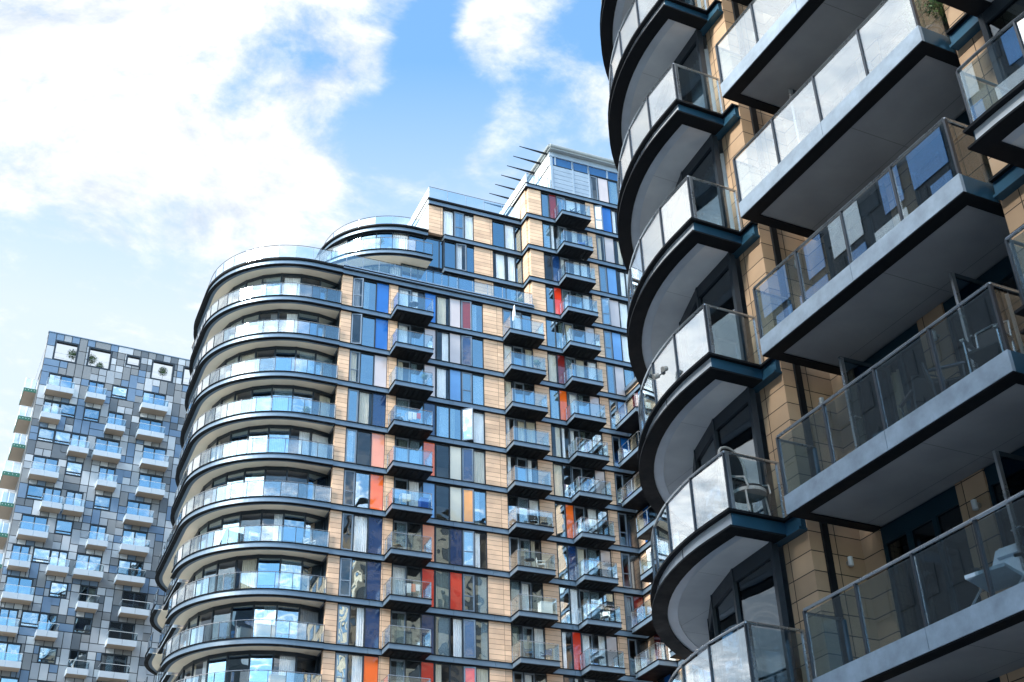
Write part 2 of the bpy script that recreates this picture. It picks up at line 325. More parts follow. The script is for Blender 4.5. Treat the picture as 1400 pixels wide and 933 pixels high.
def balustrade(parent, path, z, h, step, gm, post='rail_dark', rail='rail_metal', rr=0.024, gap=0.02, drop=0.0, pt=0.03, off=(0, 0, 0), each=False):
    # glass panels along a plan path, thin posts at the joints, a round handrail; returns nothing, makes three sub-parts
    P = resample(path, step); g = MB(); p_ = MB(); r_ = MB()
    fine = resample(path, 0.35) if len(path) > 4 else path
    for a, b in zip(P, P[1:]):
        d = Vector((b[0]-a[0], b[1]-a[1])); l = d.length; d /= l
        a2 = (a[0]+d.x*gap, a[1]+d.y*gap); b2 = (b[0]-d.x*gap, b[1]-d.y*gap)
        g.obox(((a2[0]+b2[0])/2, (a2[1]+b2[1])/2), d, (-d.y, d.x), (l-2*gap)/2, 0.006, z-drop+0.015, z+h-0.06, gm); g.sep()
    for k, a in enumerate(P):
        q = P[min(k+1, len(P)-1)]; q0 = P[max(k-1, 0)]; d = Vector((q[0]-q0[0], q[1]-q0[1])).normalized()
        p_.obox(a, d, (-d.y, d.x), pt/2, 0.03, z-drop, z+h-0.02, post); p_.sep()
    r_.tube([(x, y, z+h) for x, y in fine], rr, rail)
    if each:
        g.build_each('glass_panel', parent, off); p_.build_each('post', parent, off); r_.build('handrail', parent, off)
    else:
        g.build('glass_panels', parent, off); r_.v, n0 = r_.v + p_.v, len(r_.v); k = r_.mi(post)
        r_.f += [tuple(i+n0 for i in f) for f in p_.f]; r_.m += [k]*len(p_.f); r_.build('railing', parent, off)

# ================================================================== ground
g = MB(); g.face([(-900, -900, 0), (900, -900, 0), (900, 1500, 0), (-900, 1500, 0)], 'paving'); o = g.build('ground'); tag(o, None, None, kind='structure')

# ================================================================== nearest block (right): straight bay of long balconies between two rounded ends
NO = (18.0, 12.0, 0.0); NOFF = (-NO[0], -NO[1], DZ)
near = thing('apartment_building', 'tall block with tan tile piers and large dark balconies, rounded and straight, seen from below', 'building', NO)
FL = lambda k: 8.64+2.995*(k-1)             # deck level of storey k
KN = range(-1, 8)
CX, CY, R0 = 18.2, 16.2, 6.45               # rounded far end
def npath(d, y0=15.53, a1=20):              # plan path parallel to the rounded edge, d metres inside it
    return [(CX-(R0-d), y0)] + arc(CX, CY, R0-d, 180, a1, 44)
def spath(d, y0=9.17):                      # the same at the near end (mirrored, flatter curve)
    r = R0-d
    return [(CX-r, y0), (CX-r, 8.6)] + [(x, 8.6-(y-8.6)) for x, y in arc(CX, 8.6, r, 180, 20, 30)][1:]
# structure: piers, bands, core, roof
m = MB()
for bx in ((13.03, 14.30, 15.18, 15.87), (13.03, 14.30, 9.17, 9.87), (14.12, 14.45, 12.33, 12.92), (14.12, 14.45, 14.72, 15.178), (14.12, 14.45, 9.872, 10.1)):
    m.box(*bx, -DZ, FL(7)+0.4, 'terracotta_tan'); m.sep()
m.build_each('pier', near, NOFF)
m = MB()
for y in (15.177, 9.873):
    s = -1 if y > 12 else 1
    m.box(13.29, 13.42, y, y+s*0.05, -DZ, FL(7), 'steel_dark'); m.sep()  # thin dark strip standing proud of the pier side
m.build_each('dark_strip', near, NOFF)
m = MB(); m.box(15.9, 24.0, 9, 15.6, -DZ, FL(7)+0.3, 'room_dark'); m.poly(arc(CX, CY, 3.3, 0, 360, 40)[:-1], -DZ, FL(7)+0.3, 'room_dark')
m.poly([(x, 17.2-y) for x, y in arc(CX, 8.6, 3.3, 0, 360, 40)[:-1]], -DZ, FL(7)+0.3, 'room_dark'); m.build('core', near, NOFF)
for k in KN:                                # floor plates
    m = MB()
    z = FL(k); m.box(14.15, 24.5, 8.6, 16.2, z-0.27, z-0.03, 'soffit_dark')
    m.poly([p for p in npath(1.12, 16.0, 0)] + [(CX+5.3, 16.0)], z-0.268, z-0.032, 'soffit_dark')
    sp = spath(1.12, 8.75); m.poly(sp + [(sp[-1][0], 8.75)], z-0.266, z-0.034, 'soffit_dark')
    m.build('floor_plate', near, NOFF)
m = MB()
for k in KN:                                # steel channel wrapped round the piers at every floor
    z = FL(k)
    for y0, y1 in ((15.20, 15.95), (9.08, 9.84)):
        m.box(12.93, 13.03, y0, y1, z-0.29, z-0.04, 'steel_deep'); m.box(12.86, 13.03, y0-.02, y1, z-0.04, z, 'steel_dark'); m.box(12.86, 13.03, y0-.02, y1, z-0.335, z-0.29, 'steel_deep'); m.sep()
m.build_each('floor_band', near, NOFF)
# rounded wall of glass behind the curved balconies, one ring of glazing per storey
def glazed_wall(k, path, step):
    z0 = FL(k); z1 = FL(k+1)-0.27; fr = MB(); gl = MB(); cu = MB()
    P = resample(path, step)
    for a, b in zip(P, P[1:]):
        d = Vector((b[0]-a[0], b[1]-a[1])); l = d.length; d /= l; n = (d.y, -d.x); c = ((a[0]+b[0])/2, (a[1]+b[1])/2)
        fr.obox(a, d, n, 0.045, 0.06, z0, z1, 'frame_dark'); fr.obox(c, d, n, l/2, 0.05, z1-0.28, z1, 'frame_dark'); fr.obox(c, d, n, l/2, 0.05, z0, z0+0.10, 'frame_dark')
        gl.obox(c, d, n, l/2-0.05, 0.008, z0+0.10, z1-0.28, 'glass_dark')
        if random.random() < 0.45:
            q = 0.30; w = random.uniform(0.4, 1.0)
            b2 = (a[0]+(b[0]-a[0])*w, a[1]+(b[1]-a[1])*w)
            sgn = 1 if (c[0]-CX)*n[0]+(c[1]-(CY if c[1] > 12 else 8.6))*n[1] < 0 else -1
            curtain(cu, (a[0]+n[0]*q*sgn, a[1]+n[1]*q*sgn), (b2[0]+n[0]*q*sgn, b2[1]+n[1]*q*sgn), n, z0+0.05, z1-0.25, random.choice(['curtain_white', 'curtain_grey', 'curtain_cream']))
    w = fr.build('window', near, NOFF); gl.build('pane', w, NOFF)
    if cu.v: cu.build_each('curtain', w, NOFF)
for k in KN:
    if k == 7: continue
    glazed_wall(k, resample(npath(1.10, 15.90, 60), 0.25), 1.25)
    glazed_wall(k, resample(spath(1.10, 9.12), 0.25)[:26], 1.25)
# curved balconies
def curved_balcony(k, pathf, y0, sgn, top=False):
    z = FL(k); m = MB()
    P = lambda d, s=0.0: pathf(d, y0+sgn*s)
    m.band(P(0.0), P(0.5), z-0.045, z, 'steel_dark')                        # top lip
    m.band(P(0.10, 0.10), P(0.5, 0.10), z-0.30, z-0.045, 'fascia_curve')     # web of the channel; sky light is put into its colour, paler than the ends
    J = resample(P(0.098, 0.10), 1.6)
    for a, c in zip(J[1:], J[2:]):          # sheet joints in the web
        d = Vector((c[0]-a[0], c[1]-a[1])).normalized(); m.obox(a, d, (-d.y, d.x), 0.006, 0.006, z-0.299, z-0.046, 'frame_dark')
    m.band(P(0.0), P(0.30), z-0.335, z-0.30, 'steel_dark')                  # bottom flange
    e0 = y0; e1 = y0+sgn*0.30                                              # end face of the channel, running back to the pier
    xa, xb = CX-R0, 13.03
    m.box(xa+0.30, xb, e0, e1, z-0.334, z-0.301, 'steel_dark'); m.box(xa+0.104, xb, y0+sgn*0.08, y0+sgn*0.14, z-0.298, z-0.047, 'steel_deep'); m.box(xa+0.5, xb, e0, e1, z-0.044, z-0.001, 'steel_dark')
    b = m.build('curved_balcony', near, NOFF)
    m = MB(); m.band(P(0.29, 0.29), P(1.16, 0.29), z-0.29, z-0.25, 'soffit_grey'); m.build('soffit', b, NOFF)
    m = MB(); m.band(P(0.30, 0.14), P(1.12, 0.14), z-0.24, z-0.05, 'concrete'); m.build('deck', b, NOFF)
    if not top:
        pth = resample(pathf(0.12, y0+sgn*0.10), 0.3)
        balustrade(b, pth, z, 1.09, 1.08, 'glass_rail_near', 'rail_dark', 'rail_metal', 0.026, 0.03, off=NOFF, each=True)
        xs = CX-(R0-0.12); ye = y0+sgn*0.10
        g = MB(); g.box(xs+0.06, 12.98, ye-0.006, ye+0.006, z+0.02, z+1.03, 'glass_end'); g.build('end_panel', b, NOFF)
        g = MB(); g.tube([(xs, ye, z+1.09), (13.0, ye, z+1.09)], 0.026, 'rail_metal'); g.box(12.95, 13.0, ye-.03, ye+.03, z, z+1.07, 'rail_metal'); g.box(xs+0.02, xs+0.08, ye-0.03, ye+0.03, z, z+1.07, 'rail_metal'); g.build('end_rail', b, NOFF)
for k in KN:
    curved_balcony(k, lambda d, y: npath(d, y, 40), 15.53, 1, k == 7)
    curved_balcony(k, lambda d, y: spath(d, y), 9.17, -1, k == 7)
# long balconies of the straight bay
YL, YR = 14.83, 9.90
def long_balcony(k):
    z = FL(k); m = MB()
    for y0, y1 in ((YR, 12.368), (12.378, YL)): m.box(12.35, 12.41, y0, y1, z-0.325, z, 'fascia_pale')
    m.box(12.41, 13.03, YL-0.06, YL-0.001, z-0.324, z-0.001, 'steel_deep'); m.box(12.41, 13.03, YR+0.001, YR+0.06, z-0.324, z-0.001, 'steel_deep')  # shaded ends, given a darker colour than the pale front
    m.box(12.36, 12.62, YR+0.004, YL-0.004, z-0.345, z-0.326, 'steel_dark')                                        # dark rim under the edge
    for a, b_ in ((YR+0.004, YR+0.22), (YL-0.22, YL-0.004)): m.box(12.62, 14.1, a, b_, z-0.344, z-0.327, 'steel_dark')
    b = m.build('long_balcony', near, NOFF)
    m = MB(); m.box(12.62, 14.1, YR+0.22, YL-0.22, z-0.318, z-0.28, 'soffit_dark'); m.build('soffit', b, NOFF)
    m = MB(); m.box(12.42, 14.1, YR+0.06, YL-0.06, z-0.275, z-0.02, 'concrete'); m.build('deck', b, NOFF)
    if k == 7: return
    P = [(12.39, YL-0.02), (12.39, YR+0.02)]
    balustrade(b, P, z, 1.08, 1.22, 'glass_rail_near', 'rail_dark', 'rail_metal', 0.027, 0.03, pt=0.04, off=NOFF, each=True)
    g = MB(); g.box(12.42, 13.10, YL-0.03, YL-0.018, z+0.02, z+1.0, 'glass_end'); g.sep(); g.box(12.42, 13.4, YR+0.018, YR+0.03, z+0.02, z+1.0, 'glass_end'); g.build_each('end_panel', b, NOFF)
    g = MB(); g.tube([(12.39, YL-0.02, z+1.03), (13.14, YL-0.02, z+1.03)], 0.024, 'rail_metal'); g.box(13.11, 13.16, YL-0.05, YL, z, z+1.02, 'steel_deep'); g.sep()
    g.tube([(12.39, YR+0.02, z+1.08), (13.4, YR+0.02, z+1.08)], 0.026, 'rail_metal'); g.build_each('end_rail', b, NOFF)
for k in KN: long_balcony(k)
# windows and glazed doors at the back of the recess
def recess_window(k, y0, y1, doory):
    z0 = FL(k); z1 = FL(k+1)-0.30; fr = MB(); gl = MB(); x = 14.2
    fr.box(x-0.04, x+0.06, y0, y1, z1-0.30, z1, 'frame_teal'); fr.box(x-0.04, x+0.06, y0, y1, z0, z0+0.08, 'frame_teal')
    n = 3
    for i in range(n+1):
        yy = y0+(y1-y0)*i/n; fr.box(x-0.045, x+0.065, yy-0.045, yy+0.045, z0+0.08, z1-0.3, 'frame_teal')
    for i in range(n):
        a = y0+(y1-y0)*i/n+0.05; c = y0+(y1-y0)*(i+1)/n-0.05
        if not (a < doory < c): gl.box(x+0.0, x+0.014, a, c, z0+0.08, z1-0.3, 'glass_dark')
    w = fr.build('window', near, NOFF); gl.build('pane', w, NOFF)
    cu = MB(); curtain(cu, (x+0.3, y1-0.1), (x+0.3, y1-random.uniform(0.4, 1.1)), (1, 0), z0+0.05, z1-0.3, random.choice(['curtain_white', 'curtain_grey', 'curtain_cream'])); cu.build_each('curtain', w, NOFF)
    return w
def open_door(k, y, z1off=2.18, x1=13.08):
    z0 = FL(k)+0.05; d = MB(); d.box(x1, x1+0.07, y-0.025, y+0.025, z0, z0+z1off, 'rail_metal'); d.box(14.05, 14.12, y-0.025, y+0.025, z0, z0+z1off, 'frame_dark')
    d.box(x1+0.07, 14.05, y-0.024, y+0.024, z0+z1off-0.07, z0+z1off, 'frame_dark'); d.box(x1+0.07, 14.05, y-0.024, y+0.024, z0, z0+0.09, 'frame_dark')
    o = d.build('door', near, NOFF)
    g = MB(); g.box(x1+0.07, 14.05, y-0.007, y+0.007, z0+0.09, z0+z1off-0.07, 'glass_blue'); g.build('pane', o, NOFF)
    h = MB()
    for s in (-1, 1):
        h.tube([(x1+0.035, y+s*0.03, z0+1.02), (x1+0.035, y+s*0.075, z0+1.02), (x1+0.16, y+s*0.075, z0+1.02)], 0.011, 'rail_metal')
    h.build('handle', o, NOFF)
for k in KN:
    if k == 7: continue
    recess_window(k, 12.92, 14.72, 13.8 if k in (1, 3) else 0); recess_window(k, 10.1, 12.33, 11.1 if k in (1, 0) else 0)
open_door(1, 13.77); open_door(1, 11.12); open_door(3, 13.74); open_door(0, 11.15)
def wall_light(x, y, z, dy):
    m = MB(); m.tube([(x, y, z), (x, y+dy*0.05, z)], 0.05, 'rail_metal', 12); m.tube([(x, y+dy*0.05, z), (x-0.03, y+dy*0.09, z-0.01)], 0.025, 'rail_metal', 8)
    b = m.build('wall_light', near, NOFF)
    m = MB(); m.tube([(x-0.03, y+dy*0.09, z+0.075), (x-0.03, y+dy*0.09, z-0.075)], 0.045, 'white_metal', 14); m.build('lamp_head', b, NOFF, smooth=False)
for k in KN:
    if k < 7: wall_light(13.77, 15.18, FL(k)+2.19, -1)
for k in KN:                               # second lamp on the pier between the windows
    if k < 7:
        x, y, z = 14.12, 12.55, FL(k)+2.17; m = MB(); m.tube([(x, y, z), (x-0.06, y, z)], 0.05, 'rail_metal', 12); b = m.build('wall_light', near, NOFF)
        m = MB(); m.tube([(x-0.09, y, z+0.075), (x-0.09, y, z-0.075)], 0.045, 'white_metal', 14); m.build('lamp_head', b, NOFF)
m = MB(); m.box(13.2, 24.4, 9.2, 15.8, FL(7), FL(7)+0.4, 'steel_dark'); m.poly(npath(0.4, 16.1, 0)+[(CX+6, 16.1)], FL(7)+0.02, FL(7)+0.38, 'steel_dark')
sp = spath(0.4, 8.9); m.poly(sp+[(sp[-1][0], 8.9)], FL(7)+0.02, FL(7)+0.38, 'steel_dark'); m.build('roof', near, NOFF)

# ================================================================== two blocks outside the frame that the glass mirrors, and one added to block the sun
def offframe_block(name, label, x0, x1, y0, y1, h, wall, nx, ny, nz, face_sides, gm='p_dark'):
    t = thing(name, label, 'building', ((x0+x1)/2, (y0+y1)/2, 0)); off = (-(x0+x1)/2, -(y0+y1)/2, 0)
    m = MB(); m.box(x0, x1, y0, y1, 0, h, wall); m.build('wall', t, off); m = MB(); m.box(x0-.3, x1+.3, y0-.3, y1+.3, h, h+0.9, 'steel_dark'); m.build('roof', t, off)
    fr = MB(); gl = MB(); fh = h/nz
    for i in range(nz):
        for side in face_sides:
            n = nx if side[0] == 'y' else ny
            for j in range(n):
                u0, u1 = (j+0.18)/n, (j+0.82)/n; z0, z1 = i*fh+0.9, i*fh+fh-0.45
                if side[0] == 'y':
                    yy = y0 if side[1] == '-' else y1; s = -1 if side[1] == '-' else 1; a, b = x0+(x1-x0)*u0, x0+(x1-x0)*u1
                    fr.box(a, b, yy, yy+s*0.05, z0, z1, 'tower_wall' if wall == 'tower_wall' else 'frame_dark'); gl.box(a+.1, b-.1, yy+s*0.052, yy+s*0.06, z0+.1, z1-.1, gm)
                else:
                    xx = x0 if side[1] == '-' else x1; s = -1 if side[1] == '-' else 1; a, b = y0+(y1-y0)*u0, y0+(y1-y0)*u1
                    fr.box(xx, xx+s*0.05, a, b, z0, z1, 'tower_wall' if wall == 'tower_wall' else 'frame_dark'); gl.box(xx+s*0.052, xx+s*0.06, a+.1, b-.1, z0+.1, z1-.1, gm)
    w = fr.build('window', t, off); gl.build('pane', w, off); return t, off
t_, o_ = offframe_block('glass_tower', 'grey blue glass tower mirrored in the long balcony glass of the tan tiled block', -45, -24, 24, 66, 52, 'tower_wall', 8, 22, 17, ['x+', 'y+'], 'tower_wall')
m = MB()
for j in range(11):                         # bright blue panelled top storeys of the mirrored tower
    for i in range(3): m.box(-23.95, -23.90, 24.3+j*3.8, 24.3+j*3.8+(1.7 if (i+j) % 2 else 2.9), 42.2+i*3.3, 44.9+i*3.3, 'p_sky' if (i*3+j) % 4 else 'curtain_white')
m.build('blue_cladding', t_, o_)
offframe_block('sun_blocker', 'unseen dark block added beside the mirrored tower to shade the tan tiled block', -45, -24.5, -22, 23.5, 40, 'tower_wall', 8, 22, 13, ['x+'], 'tower_wall')  # added out of view to keep sun off the near block's lower storeys
offframe_block('stone_tower', 'pale cream stone tower mirrored in the windows of the orange tiled block', 42, 80, -44, -4, 70, 'brick_cream', 11, 10, 22, ['y+', 'x-'])
# ================================================================== middle block: brick tower with rounded balconied end, local frame: u along the front, y into the building
MOFF = (0, 0, DZ)
main = thing('apartment_building', 'orange tiled apartment block with red and blue glass panels and a rounded balconied end', 'building', (30.0, 69.7, 0.0), -math.atan(0.05))
ZB = [51.38-2.99*i for i in range(12)]              # underside of the floor bands, from the lower roof down
ZT = [51.38+2.99*j for j in range(5)]               # and up the tower
SB = 1.2                                            # set-back of the upper storeys
NX, NY, NR = -9.4, 6.2, 6.45                        # rounded end
def mrun(ya, kind):                                 # outer plan path of the rounded end, d metres inside
    def f(d):
        P = [(-7.6, NY-(NR-d))] + arc(NX, NY, NR-d, 270, 180, 30)
        if kind == 'cut': return P + [(NX-(NR-d), 6.95)]
        if kind == 'long':
            r = 4.7-d; return P + [(NX-(NR-d), 14.2)] + arc(NX-NR+4.7, 14.2, r, 180, 95, 18)[1:]
        return P + [(NX-(NR-d), 10.1)] + arc(NX, 10.1, NR-d, 180, 105, 20)[1:]
    return f
def rear(d):
    return [(NX-(NR-d), 12.9), (NX-(NR-d), 14.2)] + arc(NX-NR+4.7, 14.2, 4.7-d, 180, 95, 18)[1:]
# ---- tile piers, bands, slabs, core
m = MB(); ZL = -DZ
for u0, u1, y0, zt in ((-7.55, -6.82, 0.0, ZB[0]), (-4.13, -3.48, 0, ZB[0]), (3.0, 4.5, 0, ZB[0]), (6.87, 7.98, 0, ZB[0]), (12.05, 12.75, 0, ZT[4]),
                       (2.86, 4.36, SB, ZT[3]), (7.0, 8.1, 0, ZT[4])):
    m.box(u0, u1, y0+0.0, y0+0.32, ZL if y0 == 0 and not (7.0 == u0) else 51.8, zt, 'terracotta'); m.sep()
m.box(-0.83, 0.3, SB, SB+0.3, ZT[2]+0.4, ZT[3], 'terracotta'); m.sep()
m.box(6.88, 7.0, 0.32, SB+0.3, 51.8, ZT[4], 'terracotta'); m.sep()
m.box(-7.5, -7.3, 0.3, 1.7, ZL, ZB[0], 'frame_dark')  # return wall of the end pier, coloured dark for its shaded side
m.build_each('tile_pier', main, MOFF)
m = MB()
def fband(mb, u0, u1, y, z, mat='steel_blue'):
    k = max(1, round((u1-u0)/2.6)); w = (u1-u0)/k
    for i in range(k): mb.box(u0+i*w+0.008, u0+(i+1)*w-0.008, y-0.10, y+0.25, z+0.035, z+0.385, mat)
    mb.box(u0, u1, y-0.17, y+0.25, z, z+0.034, 'steel_dark'); mb.box(u0, u1, y-0.17, y+0.25, z+0.386, z+0.42, 'steel_dark')
for i in range(11): fband(m, -7.6, 16.8 if ZB[i] > 47 else 14.28, 0.0, ZB[i]); m.sep()
m.box(-7.6, 7.0, -0.30, 0.3, ZB[0]+0.42, ZB[0]+0.50, 'steel_blue'); m.box(-7.6, 7.0, -0.26, 0.3, ZB[0]+0.64, ZB[0]+0.72, 'rail_metal'); m.box(-7.6, 7, -0.2, .3, ZB[0]+.5, ZB[0]+.64, 'steel_dark'); m.sep()
for j in (1, 2, 3, 4): fband(m, 6.9, 16.8, 0.0, ZT[j]); m.sep()
for j in (1, 2, 3): fband(m, -0.83 if j == 3 else 0.4, 6.9, SB, ZT[j]); m.box(6.80, 6.9, -0.1, SB, ZT[j]+0.035, ZT[j]+0.385, 'steel_blue'); m.box(6.74, 6.9, -0.17, SB, ZT[j], ZT[j]+0.034, 'steel_dark'); m.box(6.74, 6.9, -0.17, SB, ZT[j]+0.386, ZT[j]+0.42, 'steel_dark'); m.sep()
m.box(6.80, 6.9, -0.1, 26, ZT[4]+0.035, ZT[4]+0.385, 'white_metal'); m.box(6.74, 6.9, -0.17, 26, ZT[4], ZT[4]+0.034, 'steel_dark'); m.box(6.74, 6.9, -0.17, 26, ZT[4]+0.386, ZT[4]+0.42, 'steel_dark')
m.build_each('floor_band', main, MOFF)
m = MB()
for i in range(12):
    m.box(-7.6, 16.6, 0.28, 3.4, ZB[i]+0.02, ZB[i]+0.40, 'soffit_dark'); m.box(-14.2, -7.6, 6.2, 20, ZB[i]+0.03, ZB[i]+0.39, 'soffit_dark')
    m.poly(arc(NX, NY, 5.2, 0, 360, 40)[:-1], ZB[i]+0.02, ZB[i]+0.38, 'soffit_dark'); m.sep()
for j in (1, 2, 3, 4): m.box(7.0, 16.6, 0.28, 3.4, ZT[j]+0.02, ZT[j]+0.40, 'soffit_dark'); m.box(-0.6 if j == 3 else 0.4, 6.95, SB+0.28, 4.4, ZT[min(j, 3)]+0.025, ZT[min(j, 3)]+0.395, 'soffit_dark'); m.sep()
m.build_each('floor_plate', main, MOFF)
m = MB()
m.box(-7.0, 16.6, 3.4, 24, ZL, ZB[0]+0.3, 'room_mid'); m.box(7.1, 16.6, 3.4, 27, ZB[0], ZT[4]+0.3, 'room_mid'); m.box(-0.7, 7.1, 4.4, 24, ZB[0], ZT[3]+0.3, 'room_mid')
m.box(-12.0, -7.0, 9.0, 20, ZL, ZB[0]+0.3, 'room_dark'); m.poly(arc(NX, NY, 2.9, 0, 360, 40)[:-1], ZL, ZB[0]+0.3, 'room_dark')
for u in (-3.6, 3.4, 7.6, 12.4): m.box(u, u+0.1, 0.32, 3.4, ZL, ZB[0], 'room_mid')
for u in (7.6, 12.4): m.box(u, u+0.1, 0.32, 3.4, ZB[0], ZT[4], 'room_mid')
for u in (3.4,): m.box(u, u+0.1, SB+0.32, 4.4, ZB[0], ZT[3], 'room_mid')
m.box(16.6, 30, 0.3, 27, ZL, ZT[4], 'terracotta')
m.build('core', main, MOFF)
# ---- windows: each unit a frame with its panes, opening lights and coloured panels
CURT = ['curtain_white', 'curtain_white', 'curtain_cream', 'curtain_grey']
def unit(u0, cells, z0, z1, y, gm='glass_window', open_=None):
    fr = MB(); panes = MB(); cu = MB(); pan = {}; cas = []
    u = u0; tot = sum(c[1] for c in cells)
    fr.box(u0, u0+tot, y+0.04, y+0.14, z1-0.06, z1, 'frame_dark'); fr.box(u0, u0+tot, y+0.04, y+0.14, z0, z0+0.06, 'frame_dark'); fr.box(u0, u0+0.07, y+0.03, y+0.14, z0+.06, z1-.06, 'frame_dark')
    for kind, w in cells:
        a, b = u+0.04, u+w-0.04; fr.box(u+w-0.04, u+w+0.04 if u+w < u0+tot-0.01 else u+w, y+0.03, y+0.14, z0+0.06, z1-0.06, 'frame_dark')
        if kind in ('f', 'd', 'b'):
            gk = 'glass_blue' if kind == 'b' else random.choice([gm, 'glass_clear']); panes.box(a, b, y+0.08, y+0.09, z0+0.06, z1-0.06, gk); panes.sep()
            r = random.random()
            if r < (0.92 if gk == 'glass_clear' else 0.5):
                t0, t1 = random.choice([(0, 1), (0, 0.5), (0.5, 1), (0, .8), (0.3, 1)]); curtain(cu, (a+(b-a)*t0, y+0.22), (a+(b-a)*t1, y+0.22), (0, 1), z0+0.02, z1-0.05, random.choice(['curtain_white', 'curtain_white', 'curtain_white', 'curtain_cream']))
            if kind == 'd': fr.box(a, a+0.06, y+0.035, y+0.12, z0+.06, z1-.06, 'frame_grey'); fr.box(b-0.06, b, y+0.035, y+0.12, z0+.06, z1-.06, 'frame_grey'); fr.box(a+.06, b-.06, y+0.035, y+0.12, z1-0.16, z1-0.06, 'frame_grey')
        elif kind == 'c' or kind == 'o' or kind.startswith('c:'):
            cas.append((a, b, kind))
            if kind == 'c' and random.random() < 0.4: curtain(cu, (a, y+0.24), (a+(b-a)*random.uniform(0.4, 1), y+0.24), (0, 1), z0+0.02, z1-0.05, random.choice(CURT))
        else: pan.setdefault(kind, []).append((a, b))
        u += w
    w_ = fr.build('window', main, MOFF)
    if panes.v: panes.build_each('pane', w_, MOFF)
    if cu.v: cu.build_each('curtain', w_, MOFF)
    for k, L_ in pan.items():
        for a, b in L_: q = MB(); q.box(a, b, y+0.05, y+0.09, z0+0.05, z1-0.05, k); q.build('panel', w_, MOFF)
    for a, b, kind in cas:
        ang = random.choice([0, 0, 0, 0.12, 0.25]) if kind == 'c' else (0.15 if kind != 'o' else 0.6)
        q = MB(); zz0, zz1 = z0+0.07, z1-0.07; t = 0.085
        q.box(0, t, -0.03, 0.04, zz0, zz1, 'frame_grey'); q.box(b-a-t, b-a, -0.03, 0.04, zz0, zz1, 'frame_grey'); q.box(t, b-a-t, -0.03, 0.04, zz1-t, zz1, 'frame_grey'); q.box(t, b-a-t, -0.03, 0.04, zz0, zz0+t, 'frame_grey')
        if random.random() < 0.5 and kind == 'c': q.box(t, b-a-t, -0.03, 0.04, (zz0+zz1)/2-0.25, (zz0+zz1)/2-0.19, 'frame_grey')
        o = q.build('casement', w_); o.location = (a+MOFF[0], y+0.04, MOFF[2]); o.rotation_euler = (0, 0, -ang)
        q = MB(); q.box(t, b-a-t, 0.0, 0.01, zz0+t, zz1-t, kind[2:] if kind.startswith('c:') else random.choice([gm, 'glass_clear']))
        for f_ in range(len(q.v)): q.v[f_] = (q.v[f_][0]*cos(-ang)-q.v[f_][1]*sin(-ang)+a, q.v[f_][0]*sin(-ang)+q.v[f_][1]*cos(-ang)+y+0.04, q.v[f_][2])
        q.build('casement_glass', w_, MOFF)
    return w_
P1 = ['p_blue', 'p_blue', 'p_pink', 'p_navy', 'p_salmon', 'p_orange', 'p_navy', 'p_navy', 'p_navy', 'p_orange', 'p_navy']
PB1 = ['p_blue', 'p_pink', 'p_pink', 'p_navy', 'p_orange', 'p_sky', 'p_salmon', 'p_red', 'p_navy', 'p_red', 'p_orange']
P2 = ['p_pink', 'p_pink', 'p_sky', 'f', 'p_cream', 'p_cream', 'p_navy', 'p_red', 'f', 'p_dark', 'p_red']
C2 = ['c:p_maroon', 'c:p_navy', 'c', 'o', 'c:p_navy', 'c:p_amber', 'c', 'c', 'c:p_navy', 'c:p_red', 'c']
P3 = ['f', 'p_maroon', 'p_orange', 'f', 'f', 'p_orange', 'p_navy', 'f', 'p_red', 'f', 'f']
P4 = ['p_sky', 'p_pink', 'p_sky', 'p_blue', 'p_dark', 'p_dark', 'p_dark', 'p_maroon', 'p_dark', 'p_red', 'p_dark']
for i in range(11):
    z1 = ZB[i]; z0 = ZB[i+1]+0.42
    unit(-6.80, [('c', .78), ('f', .95), (P1[i], .94)], z0, z1, 0)
    unit(-3.46, [('d', 1.0), ('f', .98), (PB1[i], .86)], z0, z1, 0)
    unit(-0.60, [('f', 1.0), (P2[i], .86), (C2[i], .84), ('f', .88)], z0, z1, 0)
    unit(4.52, [('f' if i % 3 else 'c', .75), ('d', .80), ('f', .78)], z0, z1, 0)
    unit(8.0, [('f', .78), (P3[i], .64), ('d', .85), ('f', .95), ('f' if i % 2 else 'p_pink', .80)], z0, z1, 0)
    unit(12.77, [('c', .70), (P4[i], .80)] + ([('f', .9), ('f', .9)] if i < 2 else []), z0, z1, 0)
P3T = ['p_red', 'p_navy', 'f', 'p_maroon']; P4T = ['p_pink', 'p_sky', 'p_pink', 'p_blue']
for j in range(4):
    z0 = ZT[j]+0.42; z1 = ZT[j+1]
    unit(8.12, [('f', .68), (P3T[j], .66), ('d', .80), ('f', .95), ('f', .82)], z0, z1, 0)
    unit(12.77, [('c', .72), (P4T[j], .85), ('f', .8), ('f', .9), ('f', .7)], z0, z1, 0)
unit(12.6, [('c', .72), ('p_pink', .95), ('f', .9), ('f', .9)], 63.8, 66.35, 0.0)
unit(0.42, [('b', 0.95), ('c', .86), ('b', .65)], ZT[1]+0.42, ZT[2], SB)
unit(0.32, [('f', 0.9), ('c', .86), ('f', .78)], ZT[2]+0.42, ZT[3], SB)
unit(-2.9, [('b', 1.3), ('b', 1.2), ('b', 1.2), ('f', .8), ('b', 1.26)], ZT[0]+0.42, ZT[1], SB)
for j in range(3): unit(4.38, [('b' if j != 1 else 'f', 1.05), ('f', .85), ('b' if j else 'f', .55)], ZT[j]+0.42, ZT[j+1], SB)
